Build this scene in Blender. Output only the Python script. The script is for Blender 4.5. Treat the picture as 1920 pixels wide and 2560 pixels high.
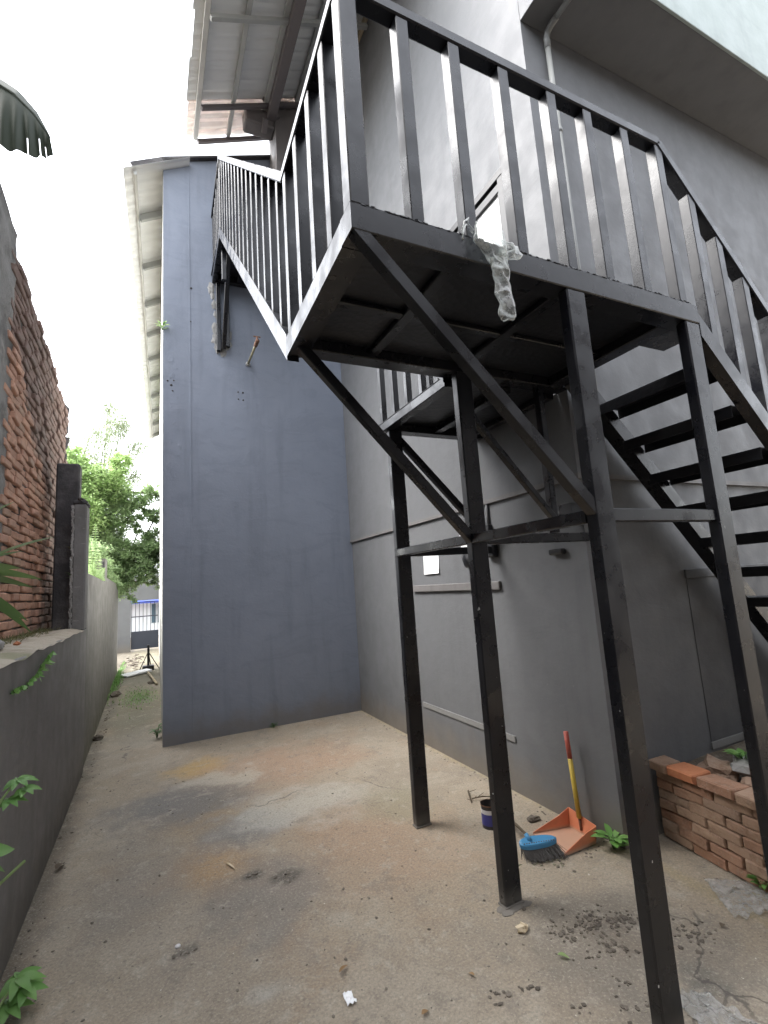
import bpy, bmesh, math, random
from mathutils import Vector, Matrix, noise as mnoise
R = math.radians
S = bpy.context.scene
for o in list(bpy.data.objects): bpy.data.objects.remove(o)
COL = S.collection
rnd = random.Random(7)

# ------------------------------------------------------------------ camera
YAW, PITCH, ROLL, FL, HC = 0.451096, 0.1472095, -0.0667614, 1213.78, 1.55
fw = Vector((math.sin(YAW)*math.cos(PITCH), math.cos(YAW)*math.cos(PITCH), math.sin(PITCH)))
rt = Vector((math.cos(YAW), -math.sin(YAW), 0)); up = rt.cross(fw)
r2 = rt*math.cos(ROLL)+up*math.sin(ROLL); u2 = -rt*math.sin(ROLL)+up*math.cos(ROLL)
cam = bpy.data.cameras.new('camera'); camo = bpy.data.objects.new('camera', cam); COL.objects.link(camo)
cam.sensor_fit = 'HORIZONTAL'; cam.sensor_width = 36; cam.lens = FL/1920*36
cam.clip_start = 0.05; cam.clip_end = 1000
M = Matrix.Identity(4)
for i in range(3):
    M[i][0] = r2[i]; M[i][1] = u2[i]; M[i][2] = -fw[i]
M.translation = (0, 0, HC)
camo.matrix_world = M
S.camera = camo
# ------------------------------------------------------------------ sky, sun, exposure
SUN_EL, SUN_AZ = R(53), R(-72)          # bright overcast; brightest part of the sky ahead to the left
W = bpy.data.worlds.new('World'); S.world = W; W.use_nodes = True
wn = W.node_tree.nodes; wl = W.node_tree.links; wn.clear()
sky = wn.new('ShaderNodeTexSky'); sky.sky_type = 'NISHITA'; sky.sun_disc = False
sky.sun_elevation = SUN_EL; sky.sun_rotation = SUN_AZ
sky.dust_density = 3.0; sky.air_density = 1.0; sky.ozone_density = 1.0
hs = wn.new('ShaderNodeHueSaturation'); hs.inputs['Saturation'].default_value = 0.22
bg = wn.new('ShaderNodeBackground'); bg.inputs['Strength'].default_value = 0.15
wo = wn.new('ShaderNodeOutputWorld')
wl.new(sky.outputs[0], hs.inputs['Color']); wl.new(hs.outputs[0], bg.inputs['Color']); wl.new(bg.outputs[0], wo.inputs['Surface'])
sl = bpy.data.lights.new('sun', 'SUN'); sl.energy = 0.5; sl.angle = R(45); sl.color = (1.0, 0.97, 0.93)
so = bpy.data.objects.new('sun', sl); COL.objects.link(so)
sd = Vector((math.sin(SUN_AZ)*math.cos(SUN_EL), math.cos(SUN_AZ)*math.cos(SUN_EL), math.sin(SUN_EL)))
so.rotation_euler = sd.to_track_quat('Z', 'Y').to_euler(); so.location = (-4, 3, 12)
S.view_settings.view_transform = 'Standard'; S.view_settings.look = 'None'
S.view_settings.gamma = 1.0; S.view_settings.use_curve_mapping = False
S.view_settings.exposure = 2.93

# ------------------------------------------------------------------ material helpers
class Mat:
    def __init__(s, name, color=(.5,.5,.5), rough=.7, metal=0.0, spec=.5):
        s.m = bpy.data.materials.new(name); s.m.use_nodes = True
        s.t = s.m.node_tree; s.n = s.t.nodes; s.l = s.t.links
        s.p = s.n['Principled BSDF']
        s.p.inputs['Base Color'].default_value = (*color, 1); s.p.inputs['Roughness'].default_value = rough
        s.p.inputs['Metallic'].default_value = metal; s.p.inputs['Specular IOR Level'].default_value = spec
        s.geo = s.n.new('ShaderNodeNewGeometry')
        s.col = None; s.c0 = color
    def mapping(s, scale=(1,1,1), rot=(0,0,0)):
        m = s.n.new('ShaderNodeMapping'); m.inputs['Scale'].default_value = scale; m.inputs['Rotation'].default_value = rot
        s.l.new(s.geo.outputs['Position'], m.inputs['Vector']); return m.outputs[0]
    def noise(s, scale, detail=4, rough=.55, vec=None, dist=0):
        n = s.n.new('ShaderNodeTexNoise'); n.inputs['Scale'].default_value = scale; n.inputs['Detail'].default_value = detail
        n.inputs['Roughness'].default_value = rough; n.inputs['Distortion'].default_value = dist
        s.l.new(vec if vec is not None else s.geo.outputs['Position'], n.inputs['Vector']); return n.outputs['Fac']
    def ramp(s, fac, a, b, lo=0.0, hi=1.0):
        r = s.n.new('ShaderNodeMapRange'); r.inputs['From Min'].default_value = a; r.inputs['From Max'].default_value = b
        r.inputs['To Min'].default_value = lo; r.inputs['To Max'].default_value = hi; r.clamp = True
        r.interpolation_type = 'SMOOTHSTEP'
        s.l.new(fac, r.inputs['Value']); return r.outputs[0]
    def math(s, op, a, b=0.0):
        m = s.n.new('ShaderNodeMath'); m.operation = op
        for i, v in enumerate((a, b)):
            if isinstance(v, (int, float)): m.inputs[i].default_value = v
            else: s.l.new(v, m.inputs[i])
        return m.outputs[0]
    def mix(s, fac, color, blend='MIX'):
        x = s.n.new('ShaderNodeMix'); x.data_type = 'RGBA'; x.blend_type = blend
        if isinstance(fac, (int, float)): x.inputs[0].default_value = fac
        else: s.l.new(fac, x.inputs[0])
        if s.col is None: x.inputs[6].default_value = (*s.c0, 1)
        else: s.l.new(s.col, x.inputs[6])
        if isinstance(color, tuple): x.inputs[7].default_value = (*color, 1)
        else: s.l.new(color, x.inputs[7])
        s.col = x.outputs[2]; s.l.new(s.col, s.p.inputs['Base Color']); return s
    def rough(s, fac, lo, hi):
        s.l.new(s.ramp(fac, .3, .7, lo, hi), s.p.inputs['Roughness']); return s
    def bump(s, h, strength=.3, dist=.01):
        b = s.n.new('ShaderNodeBump'); b.inputs['Strength'].default_value = strength; b.inputs['Distance'].default_value = dist
        s.l.new(h, b.inputs['Height'])
        if s.p.inputs['Normal'].links: s.l.new(s.p.inputs['Normal'].links[0].from_socket, b.inputs['Normal'])
        s.l.new(b.outputs[0], s.p.inputs['Normal']); return s
    def sep(s):
        x = s.n.new('ShaderNodeSeparateXYZ'); s.l.new(s.geo.outputs['Position'], x.inputs[0]); return x.outputs
    def objrand(s):
        o = s.n.new('ShaderNodeObjectInfo')
        return s.math('FRACT', s.math('ADD', o.outputs['Random'], s.geo.outputs['Random Per Island']))
    def spot(s, x, y, r, color, k=1.0, warp=.25, sx=1.0):
        """a stain on the ground round (x, y), edge broken up by noise"""
        v = s.n.new('ShaderNodeVectorMath'); v.operation = 'SUBTRACT'
        s.l.new(s.geo.outputs['Position'], v.inputs[0]); v.inputs[1].default_value = (x, y, 0)
        v2 = s.n.new('ShaderNodeVectorMath'); v2.operation = 'MULTIPLY'; s.l.new(v.outputs[0], v2.inputs[0]); v2.inputs[1].default_value = (1/sx, 1, 0)
        v3 = s.n.new('ShaderNodeVectorMath'); v3.operation = 'LENGTH'; s.l.new(v2.outputs[0], v3.inputs[0])
        d = s.math('ADD', v3.outputs['Value'], s.math('MULTIPLY', s.math('SUBTRACT', s.wn, .5), warp*4))
        s.mix(s.ramp(d, r, r*.25, 0, k), color); return s

def painted_wall(name, c, var=.12, streak=.10, bump=.25, dirt=(.20,.16,.11), rough=.62):
    m = Mat(name, c, rough)
    big = m.noise(.9, 4); m.mix(m.ramp(big, .3, .7, 0, var), tuple(v*1.35 for v in c))
    st = m.noise(3.0, 4, vec=m.mapping((2.2, 2.2, .22))); m.mix(m.ramp(st, .5, .72, 0, streak), tuple(v*.6 for v in c))
    pat = m.noise(2.3, 6, .7); m.mix(m.ramp(pat, .58, .66, 0, var*.6), tuple(v*1.25 for v in c))
    z = m.sep()[2]
    dz = m.math('ADD', z, m.math('MULTIPLY', m.noise(5, 4), -.35)); m.mix(m.ramp(dz, .16, -.16, 0, .6), dirt)
    dmp = m.math('ADD', z, m.math('MULTIPLY', m.noise(1.3, 5, .65), -1.6)); m.mix(m.ramp(dmp, .1, -.75, 0, .30), tuple(v*.62 for v in c))
    tro = m.noise(1.6, 6, .72, vec=m.mapping((1,1,2.6), (0,.25,.1)), dist=.8); m.mix(m.ramp(tro, .52, .60, 0, var*.75), tuple(v*.72 for v in c))
    sp = m.noise(60, 2); m.mix(m.ramp(sp, .74, .78, 0, .3), tuple(min(1, v*2.2) for v in c))
    m.bump(tro, bump*.9, .012); m.bump(m.noise(2.2, 3), bump*.8, .03); m.bump(m.noise(38, 5, .6), bump, .004); m.bump(m.noise(7, 4), bump, .008)
    m.rough(m.noise(6, 3), rough-.08, rough+.12)
    return m

MT = {}
def mk(name, *a, **k):
    MT[name] = Mat(name, *a, **k); return MT[name]

MT['grey_paint'] = painted_wall('grey_paint', (.132,.136,.142), var=.16, streak=.22)
MT['sky_tinted_paint'] = painted_wall('sky_tinted_grey_paint', (.222,.250,.308), var=.26, streak=.32, bump=.4)  # grey paint with the sky's blue cast put into the colour
MT['boundary_paint'] = painted_wall('boundary_paint', (.155,.148,.145), var=.2, streak=.4, dirt=(.10,.085,.06))
MT['mossy_paint'] = painted_wall('mossy_paint', (.115,.108,.098), var=.25, streak=.75, bump=.5, dirt=(.09,.085,.04))
MT['lit_grey_paint'] = painted_wall('lit_grey_paint', (.285,.325,.312), var=.2, streak=.25)  # grey paint made paler: the fascia's stronger light is in the colour
MT['side_paint'] = painted_wall('side_paint', (.50,.50,.47), var=.2, streak=.3)
MT['band_paint'] = painted_wall('band_paint', (.20,.20,.195), streak=.2)
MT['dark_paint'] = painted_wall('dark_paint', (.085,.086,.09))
MT['stub_concrete'] = painted_wall('stub_concrete', (.13,.12,.12), var=.3, streak=.4, bump=.7)

m = mk('steel', (.007,.0075,.0105), .34, spec=.52)
m.mix(m.ramp(m.noise(4, 5, .65), .45, .75, 0, .5), (.014,.015,.019))
m.mix(m.ramp(m.noise(26, 5, .7, vec=m.mapping((1,1,.25))), .60, .72, 0, .3), (.05,.05,.05))
m.mix(m.ramp(m.noise(3.1, 5, .7), .70, .78, 0, .3), (.12,.05,.035))
z = m.sep()[2]
lowmask = m.ramp(z, 1.9, 1.2, 0, 1)
m.mix(m.math('MULTIPLY', lowmask, m.ramp(m.noise(42, 2, .6, vec=m.mapping((1,1,.55))), .742, .757, 0, 1)), (.62,.62,.60))
m.mix(m.ramp(z, .10, .0, 0, .5), (.20,.19,.17))
m.rough(m.noise(7, 5), .20, .42); m.bump(m.noise(30, 4), .08, .003); m.bump(m.noise(3, 3), .04, .01)

m = mk('deck_plate', (.007,.008,.012), .45)
v = m.n.new('ShaderNodeTexVoronoi'); v.inputs['Scale'].default_value = 34; m.l.new(m.geo.outputs['Position'], v.inputs['Vector'])
m.bump(v.outputs['Distance'], .5, .004); m.mix(m.ramp(m.noise(5, 5), .45, .7, 0, .5), (.015,.016,.021))

m = mk('ground_concrete', (0.316,0.261,0.192), .88)
m.wn = m.noise(2.6, 6, .62)
m.mix(m.ramp(m.noise(.62, 5, .62), .44, .58, 0, .3), (0.202,0.186,0.162))
m.mix(m.ramp(m.noise(1.7, 6, .68, dist=.3), .48, .58, 0, .6), (0.358,0.310,0.242))
m.mix(m.ramp(m.noise(1.15, 5, .66, vec=m.mapping((1,1,1),(0,0,.7))), .52, .68, 0, .6), (0.287,0.198,0.123))
m.mix(m.ramp(m.noise(2.4, 6, .7, vec=m.mapping((1.2,.8,1),(0,0,1.9))), .55, .68, 0, .42), (0.151,0.140,0.125))
for (x, y, r, c, k, w, sx) in [
    (.38,5.05,.36,(0.446,0.291,0.103),.85,.16,1.1), (.36,3.95,.52,(0.263,0.176,0.079),.6,.2,.9), (.33,3.27,.44,(0.350,0.210,0.088),.7,.2,.8),
    (1.1,4.7,.8,(0.350,0.222,0.143),.7,.3,1.3), (1.25,3.05,.9,(0.334,0.229,0.150),.75,.3,.8),
    (.25,4.33,.6,(0.123,0.120,0.118),.85,.26,1.2), (.56,3.62,.42,(0.143,0.145,0.147),.8,.22,1.0), (-.05,3.35,.8,(0.160,0.149,0.135),.45,.3,.6),
    (1.0,3.75,.45,(0.446,0.427,0.372),.65,.3,1.6), (.62,4.6,.3,(0.478,0.434,0.348),.65,.3,1.5), (.55,2.85,.5,(0.147,0.142,0.134),.6,.3,1.0),
    (1.6,3.4,.45,(0.238,0.225,0.150),.6,.25,.8), (-.18,9.2,.9,(0.168,0.176,0.049),.8,.2,.5), (-.2,7.0,1.2,(0.160,0.149,0.119),.6,.25,.4),
    (1.75,1.75,.6,(0.180,0.160,0.131),.75,.3,1.2), (1.83,1.385,.16,(0.120,0.117,0.103),.75,.12,1.0), (.40,2.18,.10,(0.367,0.346,0.301),.8,.06,1.3),
    (.51,3.04,.06,(0.055,0.049,0.040),.8,.03,1.2), (.68,2.93,.08,(0.071,0.061,0.049),.8,.04,1.3), (.14,2.61,.07,(0.080,0.072,0.063),.7,.04,1.2)]:
    m.spot(x, y, r, c, k, w, sx)
for (x, y, r, sx) in ((-.2,8.4,2.2,.4),(-.2,12.0,3.0,.35),(-.2,15.8,3.0,.4)): m.spot(x, y, r, (0.128,0.122,0.074), .8, .3, sx)
X = m.sep()
e = m.math('ADD', X[0], m.math('MULTIPLY', m.math('SUBTRACT', m.wn, .5), .3)); m.mix(m.ramp(e, -.40, -.58, 0, .8), (0.090,0.076,0.057))
e = m.math('ADD', X[0], m.math('MULTIPLY', m.math('SUBTRACT', m.wn, .5), .16)); e = m.math('MULTIPLY', m.ramp(e, 2.33, 2.39, 0, .75), m.ramp(X[0], 2.46, 2.42)); m.mix(e, (0.314,0.256,0.156))
m.mix(m.ramp(m.noise(6, 8, .74, dist=.4), .55, .64, 0, .5), (0.398,0.360,0.294))
m.mix(m.ramp(m.noise(4.2, 8, .76, vec=m.mapping((1,1,1),(0,0,2.2))), .56, .63, 0, .38), (0.151,0.137,0.118))
m.mix(m.ramp(m.noise(16, 6, .75), .55, .66, 0, .5), (0.139,0.122,0.102))
m.mix(m.ramp(m.noise(19, 6, .75, vec=m.mapping((1,1,1),(0,0,1.2))), .56, .66, 0, .5), (0.434,0.397,0.324))
m.mix(m.ramp(m.noise(75, 5, .75), .40, .65, 0, .45), (0.126,0.110,0.090))
m.mix(m.ramp(m.noise(90, 4, .75, vec=m.mapping((1,1,1),(0,0,.6))), .52, .68, 0, .5), (0.483,0.433,0.348))
m.mix(m.ramp(m.noise(40, 2), .70, .74, 0, .85), (0.072,0.064,0.054))
m.mix(m.ramp(m.noise(37, 2, vec=m.mapping((1,1,1),(0,0,.4))), .75, .775, 0, .8), (0.627,0.598,0.517))
vv = m.n.new('ShaderNodeTexVoronoi'); vv.feature = 'DISTANCE_TO_EDGE'; vv.inputs['Scale'].default_value = .42
wv = m.n.new('ShaderNodeVectorMath'); wv.operation = 'ADD'; nz_ = m.n.new('ShaderNodeTexNoise'); nz_.inputs['Scale'].default_value = 2.2; nz_.inputs['Detail'].default_value = 6
m.l.new(m.geo.outputs['Position'], nz_.inputs['Vector']); sc_ = m.n.new('ShaderNodeVectorMath'); sc_.operation = 'SCALE'; sc_.inputs['Scale'].default_value = .55
m.l.new(nz_.outputs['Color'], sc_.inputs[0]); m.l.new(m.geo.outputs['Position'], wv.inputs[0]); m.l.new(sc_.outputs[0], wv.inputs[1]); m.l.new(wv.outputs[0], vv.inputs['Vector'])
crk = m.math('MULTIPLY', m.ramp(vv.outputs['Distance'], .0035, .001), m.ramp(m.noise(1.1, 3), .5, .6)); m.mix(m.math('MULTIPLY', crk, .7), (0.067,0.058,0.050))
m.bump(m.noise(.9, 4), .6, .05); m.bump(m.noise(9, 6, .68), .6, .014); m.bump(m.noise(110, 4, .7), .6, .004)
m.rough(m.noise(1.3, 4), .72, .95)

def brick_mat(name, c1, c2, dark):
    m = Mat(name, c1, .9)
    r = m.objrand(); m.mix(m.ramp(r, .0, .9), c2)
    m.mix(m.ramp(m.math('FRACT', m.math('MULTIPLY', r, 7.3)), .7, 1.0, 0, .6), (.33,.25,.19))
    m.mix(m.ramp(m.noise(14, 5, .7), .45, .7, 0, .55), tuple(v*.5 for v in c1))
    m.mix(m.ramp(m.noise(48, 3, .7), .55, .72, 0, .4), (.36,.31,.26))
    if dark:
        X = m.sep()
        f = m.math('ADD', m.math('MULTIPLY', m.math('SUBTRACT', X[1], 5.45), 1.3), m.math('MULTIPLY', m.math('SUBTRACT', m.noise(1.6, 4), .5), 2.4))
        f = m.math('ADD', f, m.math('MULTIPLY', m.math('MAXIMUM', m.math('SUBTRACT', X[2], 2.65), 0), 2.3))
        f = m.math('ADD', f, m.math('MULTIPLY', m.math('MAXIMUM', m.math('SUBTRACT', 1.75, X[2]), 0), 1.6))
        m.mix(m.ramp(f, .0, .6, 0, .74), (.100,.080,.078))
    m.bump(m.noise(22, 5, .7), .8, .012); m.bump(m.noise(80, 3), .5, .004)
    return m
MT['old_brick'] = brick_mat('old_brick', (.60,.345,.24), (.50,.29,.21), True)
MT['planter_brick'] = brick_mat('planter_brick', (.32,.175,.11), (.36,.24,.165), False)
m = mk('bright_brick', (.46,.18,.085), .85); m.mix(m.ramp(m.noise(30, 4), .5, .7, 0, .4), (.36,.12,.05)); m.bump(m.noise(40, 4), .5, .006)
m = mk('mortar', (.075,.066,.058), .95); m.mix(m.ramp(m.noise(8, 5), .45, .7), (.15,.13,.11)); m.bump(m.noise(25, 5), .8, .015)
m = mk('old_render', (.24,.235,.225), .9); m.mix(m.ramp(m.noise(2.2, 6, .7), .42, .62, 0, .8), (.10,.095,.09)); m.mix(m.ramp(m.noise(7, 5), .55, .7, 0, .6), (.36,.34,.31)); m.bump(m.noise(10, 6, .7), .9, .02)
m = mk('dark_concrete', (.055,.052,.055), .92); m.mix(m.ramp(m.noise(3, 6, .7), .45, .7, 0, .8), (.13,.125,.125)); m.bump(m.noise(14, 5, .7), .8, .015)
m = mk('cement', (.33,.325,.315), .9); m.mix(m.ramp(m.noise(3, 6, .7), .42, .68, 0, .7), (.22,.215,.205)); m.bump(m.noise(16, 6, .7), .7, .01)
m = mk('pier_cement', (.205,.202,.20), .9); m.mix(m.ramp(m.noise(3, 6, .7), .42, .68, 0, .7), (.14,.137,.13)); m.mix(m.ramp(m.noise(9, 4, vec=m.mapping((1,1,6))), .66, .7, 0, .6), (.36,.35,.34)); m.bump(m.noise(16, 6, .7), .7, .01)
m = mk('smear', (.17,.155,.135), .92); m.bump(m.noise(30, 5), .6, .006)
m = mk('ledge_cement', (.42,.37,.30), .92); m.mix(m.ramp(m.noise(4, 6, .7), .45, .7, 0, .8), (.24,.21,.16)); m.mix(m.ramp(m.noise(1.8, 5), .5, .65, 0, .6), (.13,.15,.06)); m.bump(m.noise(20, 6, .7), .8, .012)
m = mk('soil', (.12,.095,.07), .96); m.mix(m.ramp(m.noise(9, 5), .45, .7), (.22,.19,.15)); m.bump(m.noise(22, 5, .7), .9, .03)
m = mk('clod', (.095,.08,.064), .95); m.mix(m.objrand(), (.17,.145,.118)); m.bump(m.noise(60, 4), .8, .01)
m = mk('galvanised', (.80,.81,.80), .5, spec=.5); m.mix(m.ramp(m.noise(1.4, 4), .4, .7, 0, .6), (.88,.885,.87)); m.mix(m.ramp(m.noise(6, 5, vec=m.mapping((.4,3,1))), .58, .78, 0, .3), (.62,.60,.56))
m = mk('translucent_sheet', (.78,.68,.62), .5); m.p.inputs['Transmission Weight'].default_value = .45; m.mix(m.ramp(m.noise(3, 4), .4, .7, 0, .5), (.48,.40,.35))
m = mk('roof_steel', (.13,.118,.122), .6); m.mix(m.ramp(m.noise(5, 5), .45, .7, 0, .6), (.14,.12,.115))
m = mk('light_steel', (.52,.52,.50), .5); m.mix(m.ramp(m.noise(5, 4), .5, .7, 0, .5), (.38,.38,.37))
m = mk('raw_wood', (.56,.47,.33), .8); m.mix(m.ramp(m.noise(10, 5, .7, vec=m.mapping((6,.7,6))), .45, .62, 0, .8), (.34,.25,.14)); m.mix(m.ramp(m.noise(7, 3), .62, .68, 0, .7), (.20,.13,.08))
m = mk('pvc', (.40,.41,.40), .5); m.mix(m.ramp(m.noise(6, 5), .5, .7, 0, .5), (.30,.31,.30))
m = mk('grey_pipe', (.20,.205,.20), .5); m.mix(m.ramp(m.noise(6, 5), .5, .7, 0, .5), (.14,.145,.14))
m = mk('brass', (.40,.36,.22), .45, .3); m.mix(m.ramp(m.noise(30, 4), .5, .7), (.16,.14,.10))
m = mk('paper', (.86,.87,.88), .8); m.bump(m.noise(14, 3), .3, .006)
m = mk('white_door', (.80,.81,.80), .4)
m = mk('black_frame', (.012,.012,.013), .35)
m = mk('orange_plastic', (.60,.205,.105), .5); m.mix(m.ramp(m.noise(14, 5), .5, .72, 0, .45), (.42,.17,.09)); m.mix(m.ramp(m.sep()[2], .03, .008, 0, .75), (.42,.31,.225))
m = mk('yellow_wood', (.50,.36,.055), .55); m.mix(m.ramp(m.noise(30, 4, vec=m.mapping((1,1,.2))), .5, .7, 0, .5), (.36,.25,.06))
m = mk('red_paint', (.40,.085,.06), .55); m.mix(m.ramp(m.noise(40, 4), .55, .7, 0, .4), (.45,.20,.15))
m = mk('blue_plastic', (.055,.235,.44), .5); m.mix(m.ramp(m.noise(30, 4), .5, .7, 0, .3), (.10,.32,.50))
mk('bristle', (.13,.125,.12), .9)
m = mk('can_metal', (.05,.045,.045), .5, .3); m.mix(m.ramp(m.noise(30, 4), .5, .7), (.10,.08,.07))
mk('label_blue', (.05,.05,.22), .5); mk('label_white', (.62,.60,.60), .6)
m = mk('rust', (.14,.07,.045), .9); m.mix(m.ramp(m.noise(20, 4), .4, .7), (.22,.12,.07))
mk('twig_brown', (.10,.075,.05), .9)
m = mk('gate_paint', (.025,.03,.045), .5)
mk('shop_white', (.82,.84,.86), .7); mk('awning_blue', (.06,.10,.45), .7); mk('shop_glass', (.10,.16,.20), .15)
m = mk('bark', (.12,.09,.065), .95); m.bump(m.noise(12, 5, vec=m.mapping((3,3,.6))), .9, .03)
def leafmat(name, c1, c2, rough=.5, trans=.35):
    m = mk(name, c1, rough); m.mix(m.objrand(), c2)
    tr = m.n.new('ShaderNodeBsdfTranslucent'); ms = m.n.new('ShaderNodeMixShader'); ms.inputs[0].default_value = trans
    m.l.new(m.col, tr.inputs['Color']); m.l.new(m.p.outputs[0], ms.inputs[1]); m.l.new(tr.outputs[0], ms.inputs[2])
    m.l.new(ms.outputs[0], m.n['Material Output'].inputs['Surface']); return m
leafmat('leaf_tree', (.25,.36,.17), (.33,.43,.22), .5, .5)
leafmat('leaf_deep', (.07,.16,.06), (.12,.22,.075), .5, .4)
leafmat('leaf_bright', (.30,.44,.17), (.38,.50,.22), .5, .5)
leafmat('leaf_bamboo', (.22,.28,.15), (.30,.33,.22), .5, .5)
leafmat('leaf_weed', (.15,.33,.08), (.21,.39,.11), .45)
leafmat('leaf_lance', (.10,.20,.06), (.15,.26,.07), .3, .25)
leafmat('leaf_banana', (.040,.052,.036), (.040,.055,.036), .55, .04)
leafmat('leaf_dry', (.22,.13,.06), (.30,.19,.09), .7, .15)
leafmat('grass_blade', (.13,.15,.06), (.22,.20,.10), .6)
def plastic(name, tint, op):
    m = Mat(name, tint, .08); MT[name] = m
    tr = m.n.new('ShaderNodeBsdfTransparent'); tr.inputs[0].default_value = (.93,.95,.94,1)
    ms = m.n.new('ShaderNodeMixShader'); lw = m.n.new('ShaderNodeLayerWeight'); lw.inputs[0].default_value = .35
    f = m.math('ADD', m.math('MULTIPLY', lw.outputs['Facing'], .55), m.ramp(m.noise(26, 5, .65), .35, .7, op, op+.35))
    m.l.new(m.math('MINIMUM', f, .95), ms.inputs[0]); m.l.new(tr.outputs[0], ms.inputs[1]); m.l.new(m.p.outputs[0], ms.inputs[2])
    m.l.new(ms.outputs[0], m.n['Material Output'].inputs['Surface']); m.p.inputs['Specular IOR Level'].default_value = .9
    m.bump(m.noise(30, 3, dist=1.0), .45, .01)
plastic('clear_plastic', (.90,.92,.90), .03)
plastic('dusty_plastic', (.45,.44,.42), .18)

# ------------------------------------------------------------------ mesh helpers
def rootloc(o):
    while o.parent: o = o.parent
    return o.location.copy()
def setp(o, label=None, cat=None, group=None, kind=None):
    if label: o['label'] = label
    if cat: o['category'] = cat
    if group: o['group'] = group
    if kind: o['kind'] = kind
    return o
def thing(name, label, cat, loc=(0,0,0), group=None):
    o = bpy.data.objects.new(name, None); COL.objects.link(o); o.location = loc; o.empty_display_size = .1
    return setp(o, label, cat, group)
class B:
    def __init__(s): s.v = []; s.f = []; s.sm = []
    def add(s, vs, fs, smooth=False):
        k = len(s.v); s.v += [tuple(p) for p in vs]; s.f += [tuple(i+k for i in f) for f in fs]; s.sm += [smooth]*len(fs); return s
    def box(s, x0, x1, y0, y1, z0, z1, b=.004):
        c = Vector(((x0+x1)/2, (y0+y1)/2, (z0+z1)/2)); d = ((x1-x0)/2, (y1-y0)/2, (z1-z0)/2); b = min(b, *[q*.45 for q in d])
        vs = []; idx = {}
        for sx in (-1,1):
            for sy in (-1,1):
                for sz in (-1,1):
                    for a in range(3):
                        p = [sx*(d[0]-b), sy*(d[1]-b), sz*(d[2]-b)]; sg = (sx,sy,sz); p[a] = sg[a]*d[a]
                        idx[(sx,sy,sz,a)] = len(vs); vs.append(c+Vector(p))
        fs = []
        for a in range(3):
            u, w = [(1,2),(2,0),(0,1)][a]
            for sg in (-1,1):
                q = []
                for (p1,p2) in ((-1,-1),(1,-1),(1,1),(-1,1)):
                    k = [0,0,0]; k[a] = sg; k[u] = p1; k[w] = p2; q.append(idx[(*k,a)])
                fs.append(q if sg > 0 else q[::-1])
        for a in range(3):
            u, w = [(1,2),(2,0),(0,1)][a]
            for su in (-1,1):
                for sw in (-1,1):
                    def g(sa, ax):
                        k = [0,0,0]; k[a] = sa; k[u] = su; k[w] = sw; return idx[(*k,ax)]
                    q = [g(-1,u), g(1,u), g(1,w), g(-1,w)]
                    fs.append(q if su*sw < 0 else q[::-1])
        for sx in (-1,1):
            for sy in (-1,1):
                for sz in (-1,1):
                    q = [idx[(sx,sy,sz,a)] for a in range(3)]; fs.append(q if sx*sy*sz > 0 else q[::-1])
        return s.add(vs, fs)
    def bar(s, p0, p1, w, h, upv=(0,0,1), ch=.004):
        p0 = Vector(p0); p1 = Vector(p1); d = (p1-p0).normalized(); u = Vector(upv)
        if abs(d.dot(u.normalized())) > .98: u = Vector((0,1,0))
        sd_ = d.cross(u).normalized(); u = sd_.cross(d).normalized(); w /= 2; h /= 2; ch = min(ch, w*.4, h*.4)
        sec = [(-w+ch,-h),(w-ch,-h),(w,-h+ch),(w,h-ch),(w-ch,h),(-w+ch,h),(-w,h-ch),(-w,-h+ch)]
        vs = [p+sd_*a+u*b for p in (p0,p1) for a,b in sec]
        fs = [(i,(i+1)%8,8+(i+1)%8,8+i) for i in range(8)] + [tuple(range(7,-1,-1)), tuple(range(8,16))]
        return s.add(vs, fs)
    def tube(s, pts, rad, n=10, smooth=True, cap=True):
        pts = [Vector(p) for p in pts]; rad = rad if isinstance(rad, (list,tuple)) else [rad]*len(pts)
        vs = []; fs = []; ref = None
        for i, p in enumerate(pts):
            d = (pts[min(i+1,len(pts)-1)]-pts[max(i-1,0)]).normalized()
            if ref is None: ref = Vector((0,0,1)) if abs(d.z) < .9 else Vector((1,0,0))
            a = d.cross(ref).normalized(); b = a.cross(d).normalized(); ref = b
            vs += [p+(a*math.cos(2*math.pi*k/n)+b*math.sin(2*math.pi*k/n))*rad[i] for k in range(n)]
        for i in range(len(pts)-1):
            fs += [(i*n+k, i*n+(k+1)%n, (i+1)*n+(k+1)%n, (i+1)*n+k) for k in range(n)]
        if cap: fs += [tuple(range(n-1,-1,-1)), tuple(range((len(pts)-1)*n, len(pts)*n))]
        return s.add(vs, fs, smooth)
    def prism(s, poly, axis, lo, hi):
        n = len(poly)
        def P(a, b, t): return {0:(t,a,b), 1:(a,t,b), 2:(a,b,t)}[axis]
        vs = [P(a,b,lo) for a,b in poly] + [P(a,b,hi) for a,b in poly]
        return s.add(vs, [tuple(range(n)), tuple(range(2*n-1,n-1,-1))] + [(i,n+i,n+(i+1)%n,(i+1)%n) for i in range(n)])
    def hexa(s, v8):   # 4 bottom + 4 top corners
        return s.add(v8, [(3,2,1,0),(4,5,6,7),(0,1,5,4),(1,2,6,5),(2,3,7,6),(3,0,4,7)])
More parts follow.
